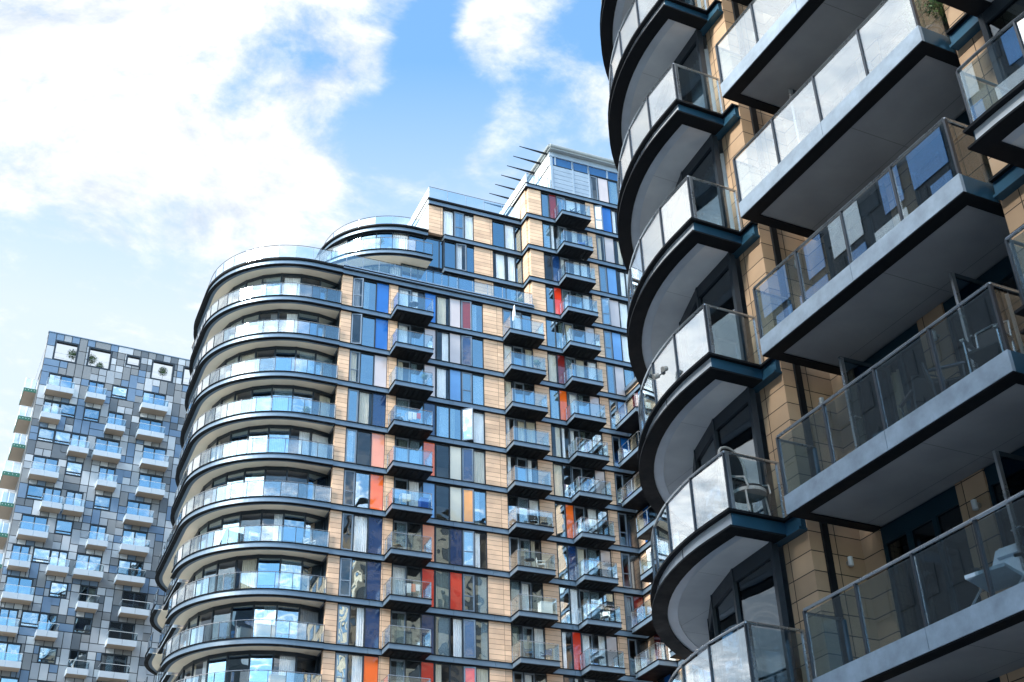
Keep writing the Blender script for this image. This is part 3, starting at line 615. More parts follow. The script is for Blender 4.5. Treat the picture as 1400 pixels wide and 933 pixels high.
# ---- small projecting balconies
def small_balcony(u0, u1, z):
    m = MB(); D = 1.42
    m.box(u0, u1, -D, -D+0.06, z+0.05, z+0.36, 'steel_blue'); m.box(u0, u0+0.06, -D+.06, -0.17, z+0.05, z+0.36, 'steel_blue'); m.box(u1-0.06, u1, -D+.06, -0.17, z+0.05, z+0.36, 'steel_blue')
    m.box(u0-0.05, u1+0.05, -D-0.05, -0.18, z+0.36, z+0.41, 'steel_dark'); m.box(u0-0.03, u1+0.03, -D-0.03, -0.18, z+0.0, z+0.05, 'steel_dark')
    b = m.build('balcony', main, MOFF)
    m = MB()
    n = 7
    for q in range(n): a = u0+0.12+(u1-u0-0.24)*q/n; m.box(a, a+(u1-u0-.24)/n-0.09, -D+0.1, -0.25, z-0.045, z-0.001, 'steel_dark')
    m.build('joists', b, MOFF)
    z2 = z+0.41; g = MB()
    for a, c in ((u0+0.05, (u0+u1)/2-0.01), ((u0+u1)/2+0.01, u1-0.05)): g.box(a, c, -D+0.02, -D+0.032, z2+0.03, z2+1.0, 'glass_rail')
    g.box(u0+0.02, u0+0.032, -D+0.06, -0.1, z2+0.03, z2+1.0, 'glass_rail'); g.box(u1-0.032, u1-0.02, -D+0.06, -0.1, z2+0.03, z2+1.0, 'glass_rail'); g.build('glass_panels', b, MOFF)
    g = MB(); g.tube([(u0+.026, -0.05, z2+1.06), (u0+.026, -D+.026, z2+1.06), (u1-.026, -D+.026, z2+1.06), (u1-.026, -0.05, z2+1.06)], 0.022, 'rail_metal')
    for a in (u0+0.026, u1-0.026): g.box(a-.02, a+.02, -D+.006, -D+.046, z2, z2+1.05, 'rail_metal'); g.box(a-.015, a+.015, -0.12, -0.09, z2, z2+1.05, 'rail_metal')
    g.build('railing', b, MOFF)
    return b
b1 = small_balcony(-4.0, -1.35, ZB[1]); b2 = small_balcony(4.47, 7.12, ZB[1]); b3 = small_balcony(9.2, 11.65, ZT[3])
for i in range(2, 11): copy_part(b1, main, (0, 0, ZB[i]-ZB[1])); copy_part(b2, main, (0, 0, ZB[i]-ZB[1]))
for i in range(1, 14): copy_part(b3, main, (0, 0, -2.99*i))
# ---- rounded end: slabs, soffits, glass rails, window wall
def round_slab(name, f, z, rail=True, soffit='soffit_cream', web='steel_blue', h=0.34):
    m = MB(); m.band(f(0.0), f(0.5), z+h+0.04, z+h+0.08, 'steel_dark'); m.band(f(0.09), f(0.5), z+0.04, z+h+0.04, web); m.band(f(0.0), f(0.27), z, z+0.04, 'steel_dark')
    b = m.build(name, main, MOFF)
    m = MB(); m.band(f(0.26), f(1.75), z+0.045, z+0.09, soffit); m.build('soffit', b, MOFF)
    m = MB(); m.band(f(0.3), f(1.7), z+0.1, z+h+0.02, 'concrete'); m.build('deck', b, MOFF)
    if rail: balustrade(b, resample(f(0.13), 0.25), z+h+0.08, 1.08, 1.05, 'glass_rail', 'rail_dark', 'rail_metal', 0.022, 0.02, off=MOFF)
    return b
SHORT, LONG, CUT = mrun(0, 'short'), mrun(0, 'long'), mrun(0, 'cut')
round_slab('roof_slab', SHORT, ZB[0], rail=False)
for i in range(1, 6): round_slab('curved_balcony', SHORT, ZB[i])
round_slab('curved_balcony', LONG, ZB[6])
def sidebay(d): return [(NX-NR+0.55+d, 7.5), (NX-NR+0.55+d, 12.75)]
for i in range(7, 12):
    round_slab('curved_balcony', CUT, ZB[i]); round_slab('side_balcony', sidebay, ZB[i], web='fascia_pale', h=0.36); round_slab('rear_balcony', rear, ZB[i])
m = MB()
for y0, y1 in ((6.95, 7.5), (12.75, 12.9)): m.box(NX-NR+1.3, NX-NR+1.9, y0, y1, ZL, ZB[6], 'terracotta'); m.sep()
m.build_each('tile_pier', main, MOFF)
wallf = lambda d: [(-7.55, NY-5.2+0.33)] + arc(NX, NY, 5.2, 290, 180, 30) + [(NX-5.2, 16.5)]
for i in range(12):
    if i == 11: continue
    z0 = ZB[i+1]+0.42; z1 = ZB[i]+0.04
    P = resample(wallf(0), 1.32); fr = MB(); gl = MB(); cu = MB()
    for k, (a, b) in enumerate(zip(P, P[1:])):
        d = Vector((b[0]-a[0], b[1]-a[1])); l = d.length; d /= l; n = (d.y, -d.x); c = ((a[0]+b[0])/2, (a[1]+b[1])/2)
        sg = 1 if (c[0]-NX)*n[0]+(c[1]-NY)*n[1] < 0 else -1
        fr.obox(a, d, n, 0.05, 0.06, z0, z1, 'frame_dark'); fr.obox(c, d, n, l/2, 0.05, z1-0.22, z1, 'frame_dark'); fr.obox(c, d, n, l/2, 0.05, z0, z0+0.07, 'frame_dark')
        gl.obox(c, d, n, l/2-.05, 0.006, z0+.07, z1-.22, ['glass_blue', 'glass_window', 'glass_clear', 'glass_window', 'glass_clear'][(k*7+i*3) % 5])
        if random.random() < 0.5:
            w = random.uniform(0.4, 1); q = 0.2*sg; curtain(cu, (a[0]+n[0]*q, a[1]+n[1]*q), (a[0]+(b[0]-a[0])*w+n[0]*q, a[1]+(b[1]-a[1])*w+n[1]*q), n, z0, z1-.2, random.choice(CURT))
    w_ = fr.build('window', main, MOFF); gl.build('pane', w_, MOFF)
    if cu.v: cu.build_each('curtain', w_, MOFF)
# lower roof: terrace deck and rail
m = MB(); m.poly([(-7.6, -0.1), (7.0, -0.1), (7.0, 20), (-13, 20), (-15.4, 14), (-15.4, 6.2)] + arc(NX, NY, 6.0, 190, 265, 14), ZB[0]+0.44, ZB[0]+0.62, 'concrete')
m.band(SHORT(-0.03), SHORT(0.5), ZB[0]+0.425, ZB[0]+0.56, 'steel_dark'); m.build('terrace_deck', main, MOFF)
rl = [(6.9, -0.12), (-7.6, -0.12)] + [(x, y) for x, y in SHORT(0.25)][1:]
m_ = MB(); m_.box(-7.6, 6.9, -0.16, -0.10, ZB[0]+0.72, ZB[0]+0.74, 'rail_metal'); tr = m_.build('terrace_rail', main, MOFF)
balustrade(tr, resample(rl, 0.3), ZB[0]+0.62, 1.15, 1.2, 'glass_rail', 'rail_metal', 'rail_dark', 0.02, 0.02, off=MOFF)
# ---- penthouse drum
DX, DY = -1.85, 7.02
def drum(r, a0=180, a1=270, tail=0.4): return [(DX-r*cos(radians(180-a0)), DY)] [:0] + arc(DX, DY, r, a0, a1, 30) + [(tail, DY-r)]
def pslab(name, r, z, w, soff, tail):
    f = lambda d: [(DX-(r-d), DY+5)] + drum(r-d, tail=tail)
    m = MB(); m.band(f(0.0), f(0.4), z+0.38, z+0.42, 'steel_dark'); m.band(f(0.09), f(0.4), z+0.04, z+0.38, 'steel_blue'); m.band(f(0), f(0.25), z, z+0.04, 'steel_dark'); b = m.build(name, main, MOFF)
    m = MB(); m.band(f(0.24), f(w), z+0.045, z+0.09, soff); m.build('soffit', b, MOFF); m = MB(); m.band(f(0.3), f(w), z+0.1, z+0.4, 'concrete'); m.build('deck', b, MOFF)
    return b, f
b, f = pslab('penthouse_balcony', 7.07, ZT[1], 1.9, 'soffit_cream', -0.9)
balustrade(b, resample(f(0.13), 0.25), ZT[1]+0.42, 1.06, 1.25, 'glass_rail', 'rail_dark', 'rail_metal', 0.02, 0.02, off=MOFF)
b, f = pslab('penthouse_roof', 5.85, ZT[2], 5.0, 'soffit_cream', -0.84)
m = MB(); m.band(f(-0.06), f(3.0), ZT[2]+0.42, ZT[2]+0.55, 'steel_dark'); m.build('coping', b, MOFF)
balustrade(b, resample(f(0.45), 0.25), ZT[2]+0.55, 1.1, 1.3, 'glass_rail', 'rail_metal', 'rail_dark', 0.02, 0.02, off=MOFF)
for j in (0, 1):
    z0, z1 = ZT[j]+0.42, ZT[j+1]+0.04; P = resample([(DX-5.55, DY+5)] + drum(5.55, tail=-1.0 if j == 0 else 0.42), 0.3); fr = MB(); gl = MB(); cu = MB()
    for k, (a, b_) in enumerate(zip(P, P[1:])):
        d = Vector((b_[0]-a[0], b_[1]-a[1])); l = d.length; d /= l; n = (d.y, -d.x); c = ((a[0]+b_[0])/2, (a[1]+b_[1])/2); bay = k//4
        if k % 4 == 0: fr.obox(a, d, n, 0.04, 0.05, z0, z1, 'frame_dark')
        fr.obox(c, d, n, l/2, 0.045, z1-0.1, z1, 'frame_dark'); fr.obox(c, d, n, l/2, .045, z0, z0+.06, 'frame_dark')
        gl.obox(c, d, n, l/2, 0.006, z0+.06, z1-.1, 'glass_clear' if bay % 4 == 2 else 'glass_blue')
        if bay % 4 == 2: curtain(cu, (a[0]-n[0]*0.2, a[1]-n[1]*0.2), (b_[0]-n[0]*.2, b_[1]-n[1]*.2), n, z0, z1-.1, 'curtain_white')
    w_ = fr.build('window', main, MOFF); gl.build('pane', w_, MOFF)
    if cu.v: cu.build('curtain', w_, MOFF)
m = MB(); m.poly(arc(DX, DY, 4.2, 0, 360, 36)[:-1], ZT[0]+.4, ZT[2]+.1, 'room_mid'); m.build('core', main, MOFF)
# ---- upper block side wall, roof and rail
m = MB(); m.box(-0.86, -0.83, SB+0.0, 14, ZT[2]+0.42, ZT[3], 'white_panel'); m.sep(); m.box(-0.83, 0, 6, 14, ZB[0], ZT[2]+.4, 'white_panel'); m.sep(); m.box(6.9, 6.93, SB+.3, 26, ZT[3]+0.4, ZT[4], 'white_panel'); m.build_each('side_wall', main, MOFF)
m = MB(); m.box(-0.95, 6.8, SB-0.22, 14.2, ZT[3]+0.42, ZT[3]+0.56, 'steel_dark'); m.box(-0.93, -0.84, SB-.1, 14, ZT[3]+0.02, ZT[3]+0.42, 'white_metal'); m.build('roof', main, MOFF)
m_ = MB(); m_.box(-0.8, 6.8, SB-0.05, SB+0.05, ZT[3]+0.56, ZT[3]+0.6, 'rail_metal'); tr = m_.build('terrace_rail', main, MOFF)
balustrade(tr, [(6.75, SB), (-0.8, SB)], ZT[3]+0.56, 1.2, 1.5, 'glass_rail', 'rail_metal', 'rail_dark', 0.02, 0.02, off=MOFF)
g = MB(); g.box(-0.82, -0.80, SB, 14, ZT[3]+0.56, ZT[3]+1.7, 'white_panel'); g.build('side_screen', tr, MOFF)
# ---- tower top storey
TT = ZT[4]+0.42
m = MB()
for a, c in ((9.12, 9.3), (11.02, 11.16), (12.48, 12.6)): m.box(a, c, -0.03, 0.1, TT, 67.3, 'louvre')
for a, c in ((9.3, 11.02), (11.16, 12.48)):
    n = 6
    for q in range(n): z0 = TT+(66.35-TT)*q/n; m.box(a, c, 0.0, 0.06, z0+0.015, z0+(66.35-TT)/n-0.015, 'louvre')
    m.box(a, c, 0.06, 0.1, TT, 66.35, 'frame_grey')
m.build('louvre_grille', main, MOFF)
m = MB(); m.box(9.12, 16.6, 0.04, 0.1, 66.42, 67.25, 'p_clere'); m.box(9.12, 16.6, -0.02, 0.1, 66.36, 66.42, 'frame_dark')
for u in (9.5, 11.05, 12.5, 14.2, 15.6): m.box(u, u+0.1, -0.03, 0.04, 66.42, 67.25, 'louvre')
m.build('clerestory', main, MOFF)
m = MB(); m.box(9.05, 16.6, -0.06, 0.1, 67.26, 67.7, 'louvre'); m.box(9.08, 9.12, 0.1, 26, TT, 67.7, 'white_panel')
for q in range(9): m.box(9.05, 9.08, 0.5+q*2.6, 0.56+q*2.6, TT, 67.7, 'frame_grey')
m.box(9.04, 9.075, 0.1, 26, 66.3, 66.4, 'frame_dark'); m.box(9.13, 16.6, 3, 26, TT, 67.6, 'room_mid'); m.build('side_wall', main, MOFF)
m = MB(); m.box(8.95, 16.7, -0.42, 26.2, 67.72, 67.98, 'roof_grey')
m.tube([(8.95, -0.42, 68.0), (16.7, -0.42, 68.0)], 0.17, 'roof_grey', 10); m.tube([(8.95, -0.42, 68.0), (8.95, 26, 68.0)], 0.17, 'roof_grey', 10); m.build('roof', main, MOFF)
fin0 = None
for q in range(7):
    m = MB(); m.hexa([(6.55, .27+1.29*q, 67.70), (9.0, .26+1.29*q, 67.55), (9.0, .33+1.29*q, 67.55), (6.55, .31+1.29*q, 67.70), (6.55, .27+1.29*q, 67.74), (9.0, .26+1.29*q, 67.76), (9.0, .33+1.29*q, 67.76), (6.55, .31+1.29*q, 67.74)], 'steel_dark'); m.build('roof_fin', main, MOFF)
m_ = MB(); m_.box(6.85, 9.05, 0.0, 0.08, TT+0.0, TT+0.05, 'rail_metal'); tr = m_.build('terrace_rail', main, MOFF)
balustrade(tr, [(9.05, 0.05), (6.95, 0.05)], TT, 1.1, 1.05, 'glass_rail', 'rail_metal', 'rail_dark', 0.02, 0.02, off=MOFF)
g = MB(); g.box(6.93, 6.95, 0.1, 26, TT, TT+1.1, 'white_panel'); g.build('side_screen', tr, MOFF)
m = MB(); m.box(6.95, 9.1, 0.1, 26, TT-0.06, TT-0.01, 'concrete'); m.build('terrace_deck', main, MOFF)
# ---- right wing coming towards the camera
wing = MB(); wing.box(14.30, 22, -13, 0.3, -DZ, 46.2, 'terracotta'); wing.build('wing_wall', main, MOFF)
m = MB()
for i in range(2, 12):
    z = ZB[i]; m.box(14.2, 14.3, -13, -0.1, z+0.035, z+0.385, 'steel_blue'); m.box(14.13, 14.3, -13, -0.17, z, z+.034, 'steel_dark'); m.box(14.13, 14.3, -13, -.17, z+.386, z+.42, 'steel_dark'); m.sep()
m.box(14.1, 22.1, -13.1, -0.1, 46.2, 46.5, 'steel_blue'); m.build_each('floor_band', main, MOFF)
for i in range(2, 11):
    for y0, y1 in ((-3.4, -0.9), (-7.6, -5.2), (-11.4, -9.2)):
        z0, z1 = ZB[i+1]+.42, ZB[i]; fr = MB(); fr.box(14.26, 14.36, y0, y1, z0, z1, 'frame_dark'); gl = MB()
        for q in range(3): a = y0+(y1-y0)*q/3; gl.box(14.24, 14.258, a+.05, a+(y1-y0)/3-.05, z0+.06, z1-.06, ['glass_window', 'curtain_white', 'p_blue', 'glass_window', 'p_dark', 'p_maroon'][(i*5+q*2+int(y0)) % 6])
        w_ = fr.build('window', main, MOFF); gl.build('pane', w_, MOFF)
def wing_balcony(z, y0, y1):
    m = MB(); x0, x1 = 12.8, 14.12
    m.box(x0, x0+.06, y0, y1, z+.05, z+.36, 'steel_blue'); m.box(x0+.06, x1, y0, y0+.06, z+.05, z+.36, 'steel_blue'); m.box(x0+.06, x1, y1-.06, y1, z+.05, z+.36, 'steel_blue')
    m.box(x0-.05, x1, y0-.05, y1+.05, z+.36, z+.41, 'steel_dark'); m.box(x0-.03, x1, y0-.03, y1+.03, z, z+.05, 'steel_dark'); b = m.build('wing_balcony', main, MOFF)
    g = MB(); z2 = z+.41; ym = (y0+y1)/2
    g.box(x0+.02, x0+.032, y0+.05, ym-.01, z2+.03, z2+1, 'glass_rail'); g.box(x0+.02, x0+.032, ym+.01, y1-.05, z2+.03, z2+1, 'glass_rail'); g.box(x0+.05, x1, y0+.02, y0+.032, z2+.03, z2+1, 'glass_rail'); g.box(x0+.05, x1, y1-.032, y1-.02, z2+.03, z2+1, 'glass_rail'); g.build('glass_panels', b, MOFF)
    g = MB(); g.tube([(x1, y1-.026, z2+1.06), (x0+.026, y1-.026, z2+1.06), (x0+.026, y0+.026, z2+1.06), (x1, y0+.026, z2+1.06)], .022, 'rail_metal')
    for yy in (y0+.026, y1-.026, ym): g.box(x0+.006, x0+.046, yy-.02, yy+.02, z2, z2+1.05, 'rail_metal')
    g.build('handrail', b, MOFF)
for i in range(3, 11):
    s = -1.7 if i in (6, 7) else 0
    wing_balcony(ZB[i], -3.7+s, -0.7+s)
    wing_balcony(ZB[i], -8.2+s, -5.2+s)
# ================================================================== far left block: patchwork of grey cladding panels
GX, GY = 6.64, 111.3; GOFF = (0, 0, DZ); MU = 0.7312; FH = 2.9; GZT = 66.7     # local: u along the front from its left edge, y inward
grey = thing('apartment_building', 'apartment block clad in a patchwork of grey and blue panels with white fronted balconies', 'building', (GX, GY, 0.0))
NC = 24; ROW = FH/4
OPEN = {1: [('B', 1, 3), ('B', 6, 2), ('W', 9, 2), ('B', 13, 3)], 2: [('B', 1, 2), ('W', 3, 2), ('W', 6, 2), ('B', 9, 2), ('B', 13, 3)], 3: [('W', 1, 2), ('W', 3, 2), ('B', 5, 2), ('B', 8, 3), ('B', 14, 3)],
        4: [('B', 1, 3), ('W', 5, 2), ('B', 9, 2), ('B', 14, 3)], 5: [('W', 1, 2), ('B', 3, 2), ('B', 5.6, 2), ('W', 9, 2), ('B', 13, 3)], 6: [('B', 1, 3), ('W', 5, 2), ('B', 9, 2), ('B', 13, 3)],
        7: [('B', 0.6, 2), ('W', 3, 2), ('B', 5, 2), ('B', 8, 3), ('B', 13, 3)], 8: [('B', 0.6, 3), ('W', 5.6, 2), ('B', 9, 2), ('B', 14, 3)], 9: [('B', 0.6, 2), ('W', 3, 2), ('B', 5, 2), ('W', 9, 2), ('B', 13, 3)],
        10: [('B', 0.6, 3), ('W', 5.6, 2), ('B', 9, 2), ('B', 12.6, 3)], 11: [('W', 2, 2), ('B', 6, 2), ('B', 9, 2), ('B', 13, 3)], 12: [('B', 1, 3), ('W', 5, 2), ('B', 8, 3), ('B', 13, 3)], 13: [('B', 3, 2), ('W', 6, 2), ('B', 9, 2), ('B', 13, 3)]}
VOID = [(1, 3, 1, 4), (5.3, 3, 1, 4), (10.2, 1.9, 1, 2.6), (13.6, 3, 1, 4), (17.8, 3, 1, 4)]
zrow = lambda r: GZT - r*ROW
holes = []                                  # (u0, u1, ztop, zbot)
for a, w, r0, r1 in VOID: holes.append((a*MU, (a+w)*MU, zrow(r0), zrow(r1)))
for j, L_ in OPEN.items():
    for t, a, w in L_:
        zt = GZT-(j+0.50)*FH
        holes.append((a*MU, (a+w)*MU, zt, zt-(1.42 if t == 'W' else 2.40)))
def free(u0, u1, z1, z0):
    for a, b, zt, zb in holes:
        if u0 < b-0.02 and u1 > a+0.02 and z0 < zt-0.02 and z1 > zb+0.02: return False
    return True
m = MB(); rg = random.Random(11); H2 = MU/2; NR_ = 64
used = {}
CL = ['clad_a', 'clad_b', 'clad_b', 'clad_c', 'clad_c', 'clad_d', 'clad_d', 'clad_e', 'clad_e']
def cellfree(c, r): return (c, r) not in used and c < NC and r < NR_ and free(c*MU, (c+1)*MU, zrow(r), zrow(r+1))
def piece(u0, u1, z1, z0, mat): m.box(u0+.034, u1-.034, -0.035, 0.0, z0+.034, z1-.034, mat)
for r in range(NR_):
    for c in range(NC):
        if (c, r) in used: continue
        if not cellfree(c, r):              # cells cut by an opening: fill what is left around it
            if (c, r) in used: continue
            hs = [h for h in holes if c*MU < h[1]-.02 and (c+1)*MU > h[0]+.02 and zrow(r+1) < h[2]-.02 and zrow(r) > h[3]+.02]
            h = hs[0]; u0, u1, zt, zb = c*MU, (c+1)*MU, zrow(r), zrow(r+1); mat = rg.choice(CL)
            for q in ((u0, min(u1, h[0]), zt, zb), (max(u0, h[1]), u1, zt, zb), (max(u0, h[0]), min(u1, h[1]), zt, h[2]), (max(u0, h[0]), min(u1, h[1]), h[3], zb)):
                if q[1]-q[0] > 0.1 and q[2]-q[3] > 0.1 and free(*q): piece(*q, mat)
            continue
        w, hh = rg.choice([(1, 1), (1, 1), (2, 1), (1, 2), (1, 2), (2, 2)])
        while not all(cellfree(c+i, r+k) for i in range(w) for k in range(hh)):
            if w > 1 and (hh == 1 or rg.random() < .5): w -= 1
            else: hh -= 1
        for i in range(w):
            for k in range(hh): used[(c+i, r+k)] = 1
        mat = rg.choice(CL)
        if w == 2 and hh == 2:              # L shaped panel with a small square in its corner
            piece(c*MU, (c+1)*MU+.068, zrow(r), zrow(r+2), mat); piece((c+1)*MU-.033, (c+2)*MU, zrow(r), zrow(r+1), mat); piece((c+1)*MU, (c+2)*MU, zrow(r+1), zrow(r+2), rg.choice(CL))
        else: piece(c*MU, (c+w)*MU, zrow(r), zrow(r+hh), mat)
m.build('cladding', grey, GOFF)
# wall behind the panels with the openings left out (strips between storeys, then between openings)
m = MB(); U1 = NC*MU; D = 0.30
def wallrow(zt, zb, hs):
    hs = sorted(hs); u = 0
    for a, b, t, bt in hs:
        if a > u: m.box(u, a, 0.001, D, zb, zt, 'clad_gap')
        if t < zt: m.box(a, b, 0.001, D, t, zt, 'clad_gap')
        if bt > zb: m.box(a, b, 0.001, D, zb, bt, 'clad_gap')
        u = b
    if u < U1: m.box(u, U1, 0.001, D, zb, zt, 'clad_gap')
wallrow(GZT, GZT-1.2*FH, [h for h in holes if h[2] > GZT-1.2*FH])
for j in OPEN: wallrow(GZT-(j+.2)*FH, GZT-(j+1.2)*FH, [h for h in holes if GZT-(j+1.2)*FH < h[2]-.1 < GZT-(j+.2)*FH])
m.box(0, U1, 0.001, D, -DZ, GZT-14.2*FH, 'clad_gap')
m.box(0.0, 0.25, D, 16, -DZ, GZT-FH*1.4, 'clad_a'); m.box(0.0, 0.25, D, 1.2, GZT-FH*1.4, GZT, 'clad_b')
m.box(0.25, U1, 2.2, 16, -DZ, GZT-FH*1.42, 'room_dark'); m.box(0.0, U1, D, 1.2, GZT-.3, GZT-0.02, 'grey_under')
for j in range(1, 15): m.box(0.25, U1, D, 2.2, GZT-(j+1.46)*FH, GZT-(j+1.40)*FH, 'concrete')
m.build('wall', grey, GOFF)
m = MB(); m.box(-0.06, U1, -0.08, 0.34, GZT, GZT+0.08, 'steel_blue'); m.box(-.06, .3, .34, 16, GZT-FH*1.4, GZT-FH*1.4+.06, 'steel_blue')
m.tube([(0.05, 1.2, GZT-.6), (0.05, 15.5, GZT-.6)], 0.03, 'white_metal'); m.build('parapet', grey, GOFF)
m = MB()
for a, w, r0, r1 in VOID:                   # rails across the open roof terrace behind the top openings
    for q in (0.45, 0.95): m.tube([(a*MU, 0.2, zrow(r1)+q), ((a+w)*MU, 0.2, zrow(r1)+q)], 0.015, 'white_metal')
    m.sep()
m.build_each('terrace_rail', grey, GOFF)
for a, w, r0, r1 in VOID:
    fr = MB(); u0, u1, zt, zb = a*MU, (a+w)*MU, zrow(r0), zrow(r1); t = .14
    fr.box(u0, u0+t, -0.05, D+.05, zb, zt, 'frame_dark'); fr.box(u1-t, u1, -.05, D+.05, zb, zt, 'frame_dark'); fr.box(u0+t, u1-t, -.05, D+.05, zt-t, zt, 'frame_dark'); fr.box(u0+t, u1-t, -.05, D+.05, zb, zb+t, 'frame_dark'); fr.build('terrace_opening', grey, GOFF)
def gwin(u0, u1, zt, zb):
    fr = MB(); t = 0.10
    fr.box(u0, u0+t, -0.05, .12, zb, zt, 'frame_dark'); fr.box(u1-t, u1, -.05, .12, zb, zt, 'frame_dark'); fr.box(u0+t, u1-t, -.05, .12, zt-t, zt, 'frame_dark'); fr.box(u0+t, u1-t, -.05, .12, zb, zb+t, 'frame_dark'); fr.box(u0+t, u1-t, -.04, .11, zb+.30, zb+.36, 'frame_dark')
    w_ = fr.build('window', grey, GOFF); g = MB(); g.box(u0+t, u1-t, .04, .05, zb+t, zb+.30, 'glass_window'); g.box(u0+t, u1-t, .04, .05, zb+.36, zt-t, 'glass_blue' if rg.random() < .5 else 'glass_window'); g.build('pane', w_, GOFF)
    if rg.random() < .5: g = MB(); g.box(u0+t, u1-t, .16, .17, zb+.4+rg.random()*.5, zt-.05, 'curtain_white'); g.build('blind', w_, GOFF)
def gbal(u0, u1, zt, zb):
    fr = MB(); t = 0.09; n = 2; zs = zb
    fr.box(u0, u0+t, .0, .2, zb, zt, 'frame_dark'); fr.box(u1-t, u1, .0, .2, zb, zt, 'frame_dark'); fr.box(u0+t, u1-t, .0, .2, zt-t, zt, 'frame_dark'); um = (u0+u1)/2; fr.box(um-.06, um+.06, .02, .2, zb, zt-t, 'frame_dark')
    w_ = fr.build('balcony_door', grey, GOFF); g = MB()
    for a, b in ((u0+t, um-.06), (um+.06, u1-t)): g.box(a, b, .1, .11, zb, zt-t, 'glass_blue' if rg.random() < .55 else 'glass_window')
    g.build('pane', w_, GOFF); g = MB(); cw = rg.choice([.4, .5, .9, 1.2])
    curtain(g, (um-cw/2, .25), (um+cw/2, .25), (0, 1), zb, zt-.1, rg.choice(CURT)); g.build_each('curtain', w_, GOFF)
    m = MB(); a, b = u0-.10, u1+.10; Dp = 1.15
    m.box(a, b, -Dp, -.04, zs-.02, zs+.06, 'grey_under'); bal = m.build('balcony', grey, GOFF)
    m = MB(); um = (a+b)/2
    m.box(a, um-.012, -Dp-.05, -Dp, zs-.03, zs+.50, 'grey_white'); m.box(um+.012, b, -Dp-.05, -Dp, zs-.03, zs+.50, 'grey_white'); m.box(a-.04, a, -Dp-.05, -.04, zs-.03, zs+.50, 'grey_white'); m.box(b, b+.04, -Dp-.05, -.04, zs-.03, zs+.50, 'grey_white'); m.build('balcony_front', bal, GOFF)
    m = MB(); m.box(a+.01, b-.01, -Dp-.03, -Dp-.015, zs+.51, zs+1.14, 'glass_rail'); m.box(a-.03, a-.015, -Dp, -.04, zs+.51, zs+1.14, 'glass_rail'); m.box(b+.015, b+.03, -Dp, -.04, zs+.51, zs+1.14, 'glass_rail'); m.build('glass_panels', bal, GOFF)
    m = MB(); m.tube([(a-.02, -.04, zs+1.16), (a-.02, -Dp-.02, zs+1.16), (b+.02, -Dp-.02, zs+1.16), (b+.02, -.04, zs+1.16)], .02, 'white_metal'); m.build('handrail', bal, GOFF)
for j, L_ in OPEN.items():
    for t, a, w in L_:
        zt = GZT-(j+0.50)*FH
        if t == 'W': gwin(a*MU, (a+w)*MU, zt, zt-1.42)
        else: gbal(a*MU, (a+w)*MU, zt, zt-2.40)
# balconies on its left flank, seen end on
for i, zt in enumerate([61.2, 58.2, 55.3, 52.4, 49.4, 46.5, 43.6, 40.7]):
    m = MB(); y0 = 1.6+0.0*i; w = 1.12 if i != 3 else 1.45; y1 = y0+3.0
    m.box(-w, -0.02, y0, y1, zt-.42, zt-.36, 'grey_under'); b = m.build('flank_balcony', grey, GOFF)
    m = MB(); m.box(-w-.03, -.02, y0-.04, y0, zt-.44, zt-.06, 'green_metal'); m.box(-w-.04, -w, y0, y1, zt-.44, zt-.06, 'green_metal')
    for q in range(4): m.tube([(-w+.12+q*w*.24, y0-.05, zt-.24), (-w+.12+q*w*.24, y0-.035, zt-.24)], .035, 'white_metal', 8)
    m.build('edge_beam', b, GOFF)
    m = MB(); m.tube([(-.02, y0, zt+1.0), (-w, y0, zt+1.0), (-w, y1, zt+1.0)], .025, 'white_metal')
    for x in (-w, -w*.5, -.05): m.tube([(x, y0, zt-.1), (x, y0, zt+1.0)], .02, 'white_metal')
    m.tube([(-w, y1, zt-.1), (-w, y1, zt+1)], .02, 'white_metal'); m.build('handrail', b, GOFF)
    m = MB(); m.box(-w+.03, -.08, y0+.005, y0+.012, zt-.05, zt+.92, 'glass_rail'); m.box(-w-.006, -w+.006, y0+.05, y1, zt-.05, zt+.92, 'glass_rail'); m.build('glass_panels', b, GOFF)

# ================================================================== things standing on the balconies
def leafball(mb, c, r, n, size, mats, squash=1.0, rnd=None):
    rr = rnd or random
    for _ in range(n):
        d = Vector((rr.gauss(0, 1), rr.gauss(0, 1), rr.gauss(0, 1))).normalized(); k = r*rr.uniform(0.45, 1.05)
        p = Vector(c)+Vector((d.x*k, d.y*k, d.z*k*squash)); a = d.orthogonal().normalized(); a.rotate(Matrix.Rotation(rr.uniform(0, 6.28), 3, d)); b_ = d.cross(a)
        tilt = (a*rr.uniform(.6, 1.2)+d*rr.uniform(-.4, .5)).normalized(); s = size*rr.uniform(.6, 1.3)
        mb.face([p-b_*s*.35, p+tilt*s*.5-b_*s*.1, p+tilt*s, p+tilt*s*.5+b_*s*.35], rr.choice(mats))
def plant(name, label, loc, h, r, pot=0.16, ph=0.32, mats=('leaf', 'leaf', 'leaf_light'), n=500, size=.07, group=None, trunk=True, squash=1.0):
    t = thing(name, label, 'plant', loc, 0, group)
    m = MB(); m.poly([(x*.0+pot*.8*cos(a), pot*.8*sin(a)) for x, a in [(0, 2*pi*i/14) for i in range(14)]], 0, ph*.85, 'pot'); m.poly([(pot*cos(2*pi*i/14), pot*sin(2*pi*i/14)) for i in range(14)], ph*.85, ph, 'pot'); m.build('pot', t)
    m = MB(); m.tube([(0, 0, ph-.02), (.01, 0.01, (ph+h)/2), (0, 0, h-r*.4)], .018, 'bark'); 
    for q in range(5): a = q*1.26; m.tube([(0, 0, h-r*1.1), (r*.5*cos(a), r*.5*sin(a), h-r*.3)], .008, 'bark', 5)
    m.build('stem', t); m = MB(); leafball(m, (0, 0, h-r*squash*.6), r, n, size, mats, squash); m.build('foliage', t); return t
ground_z = lambda k: FL(k)+DZ
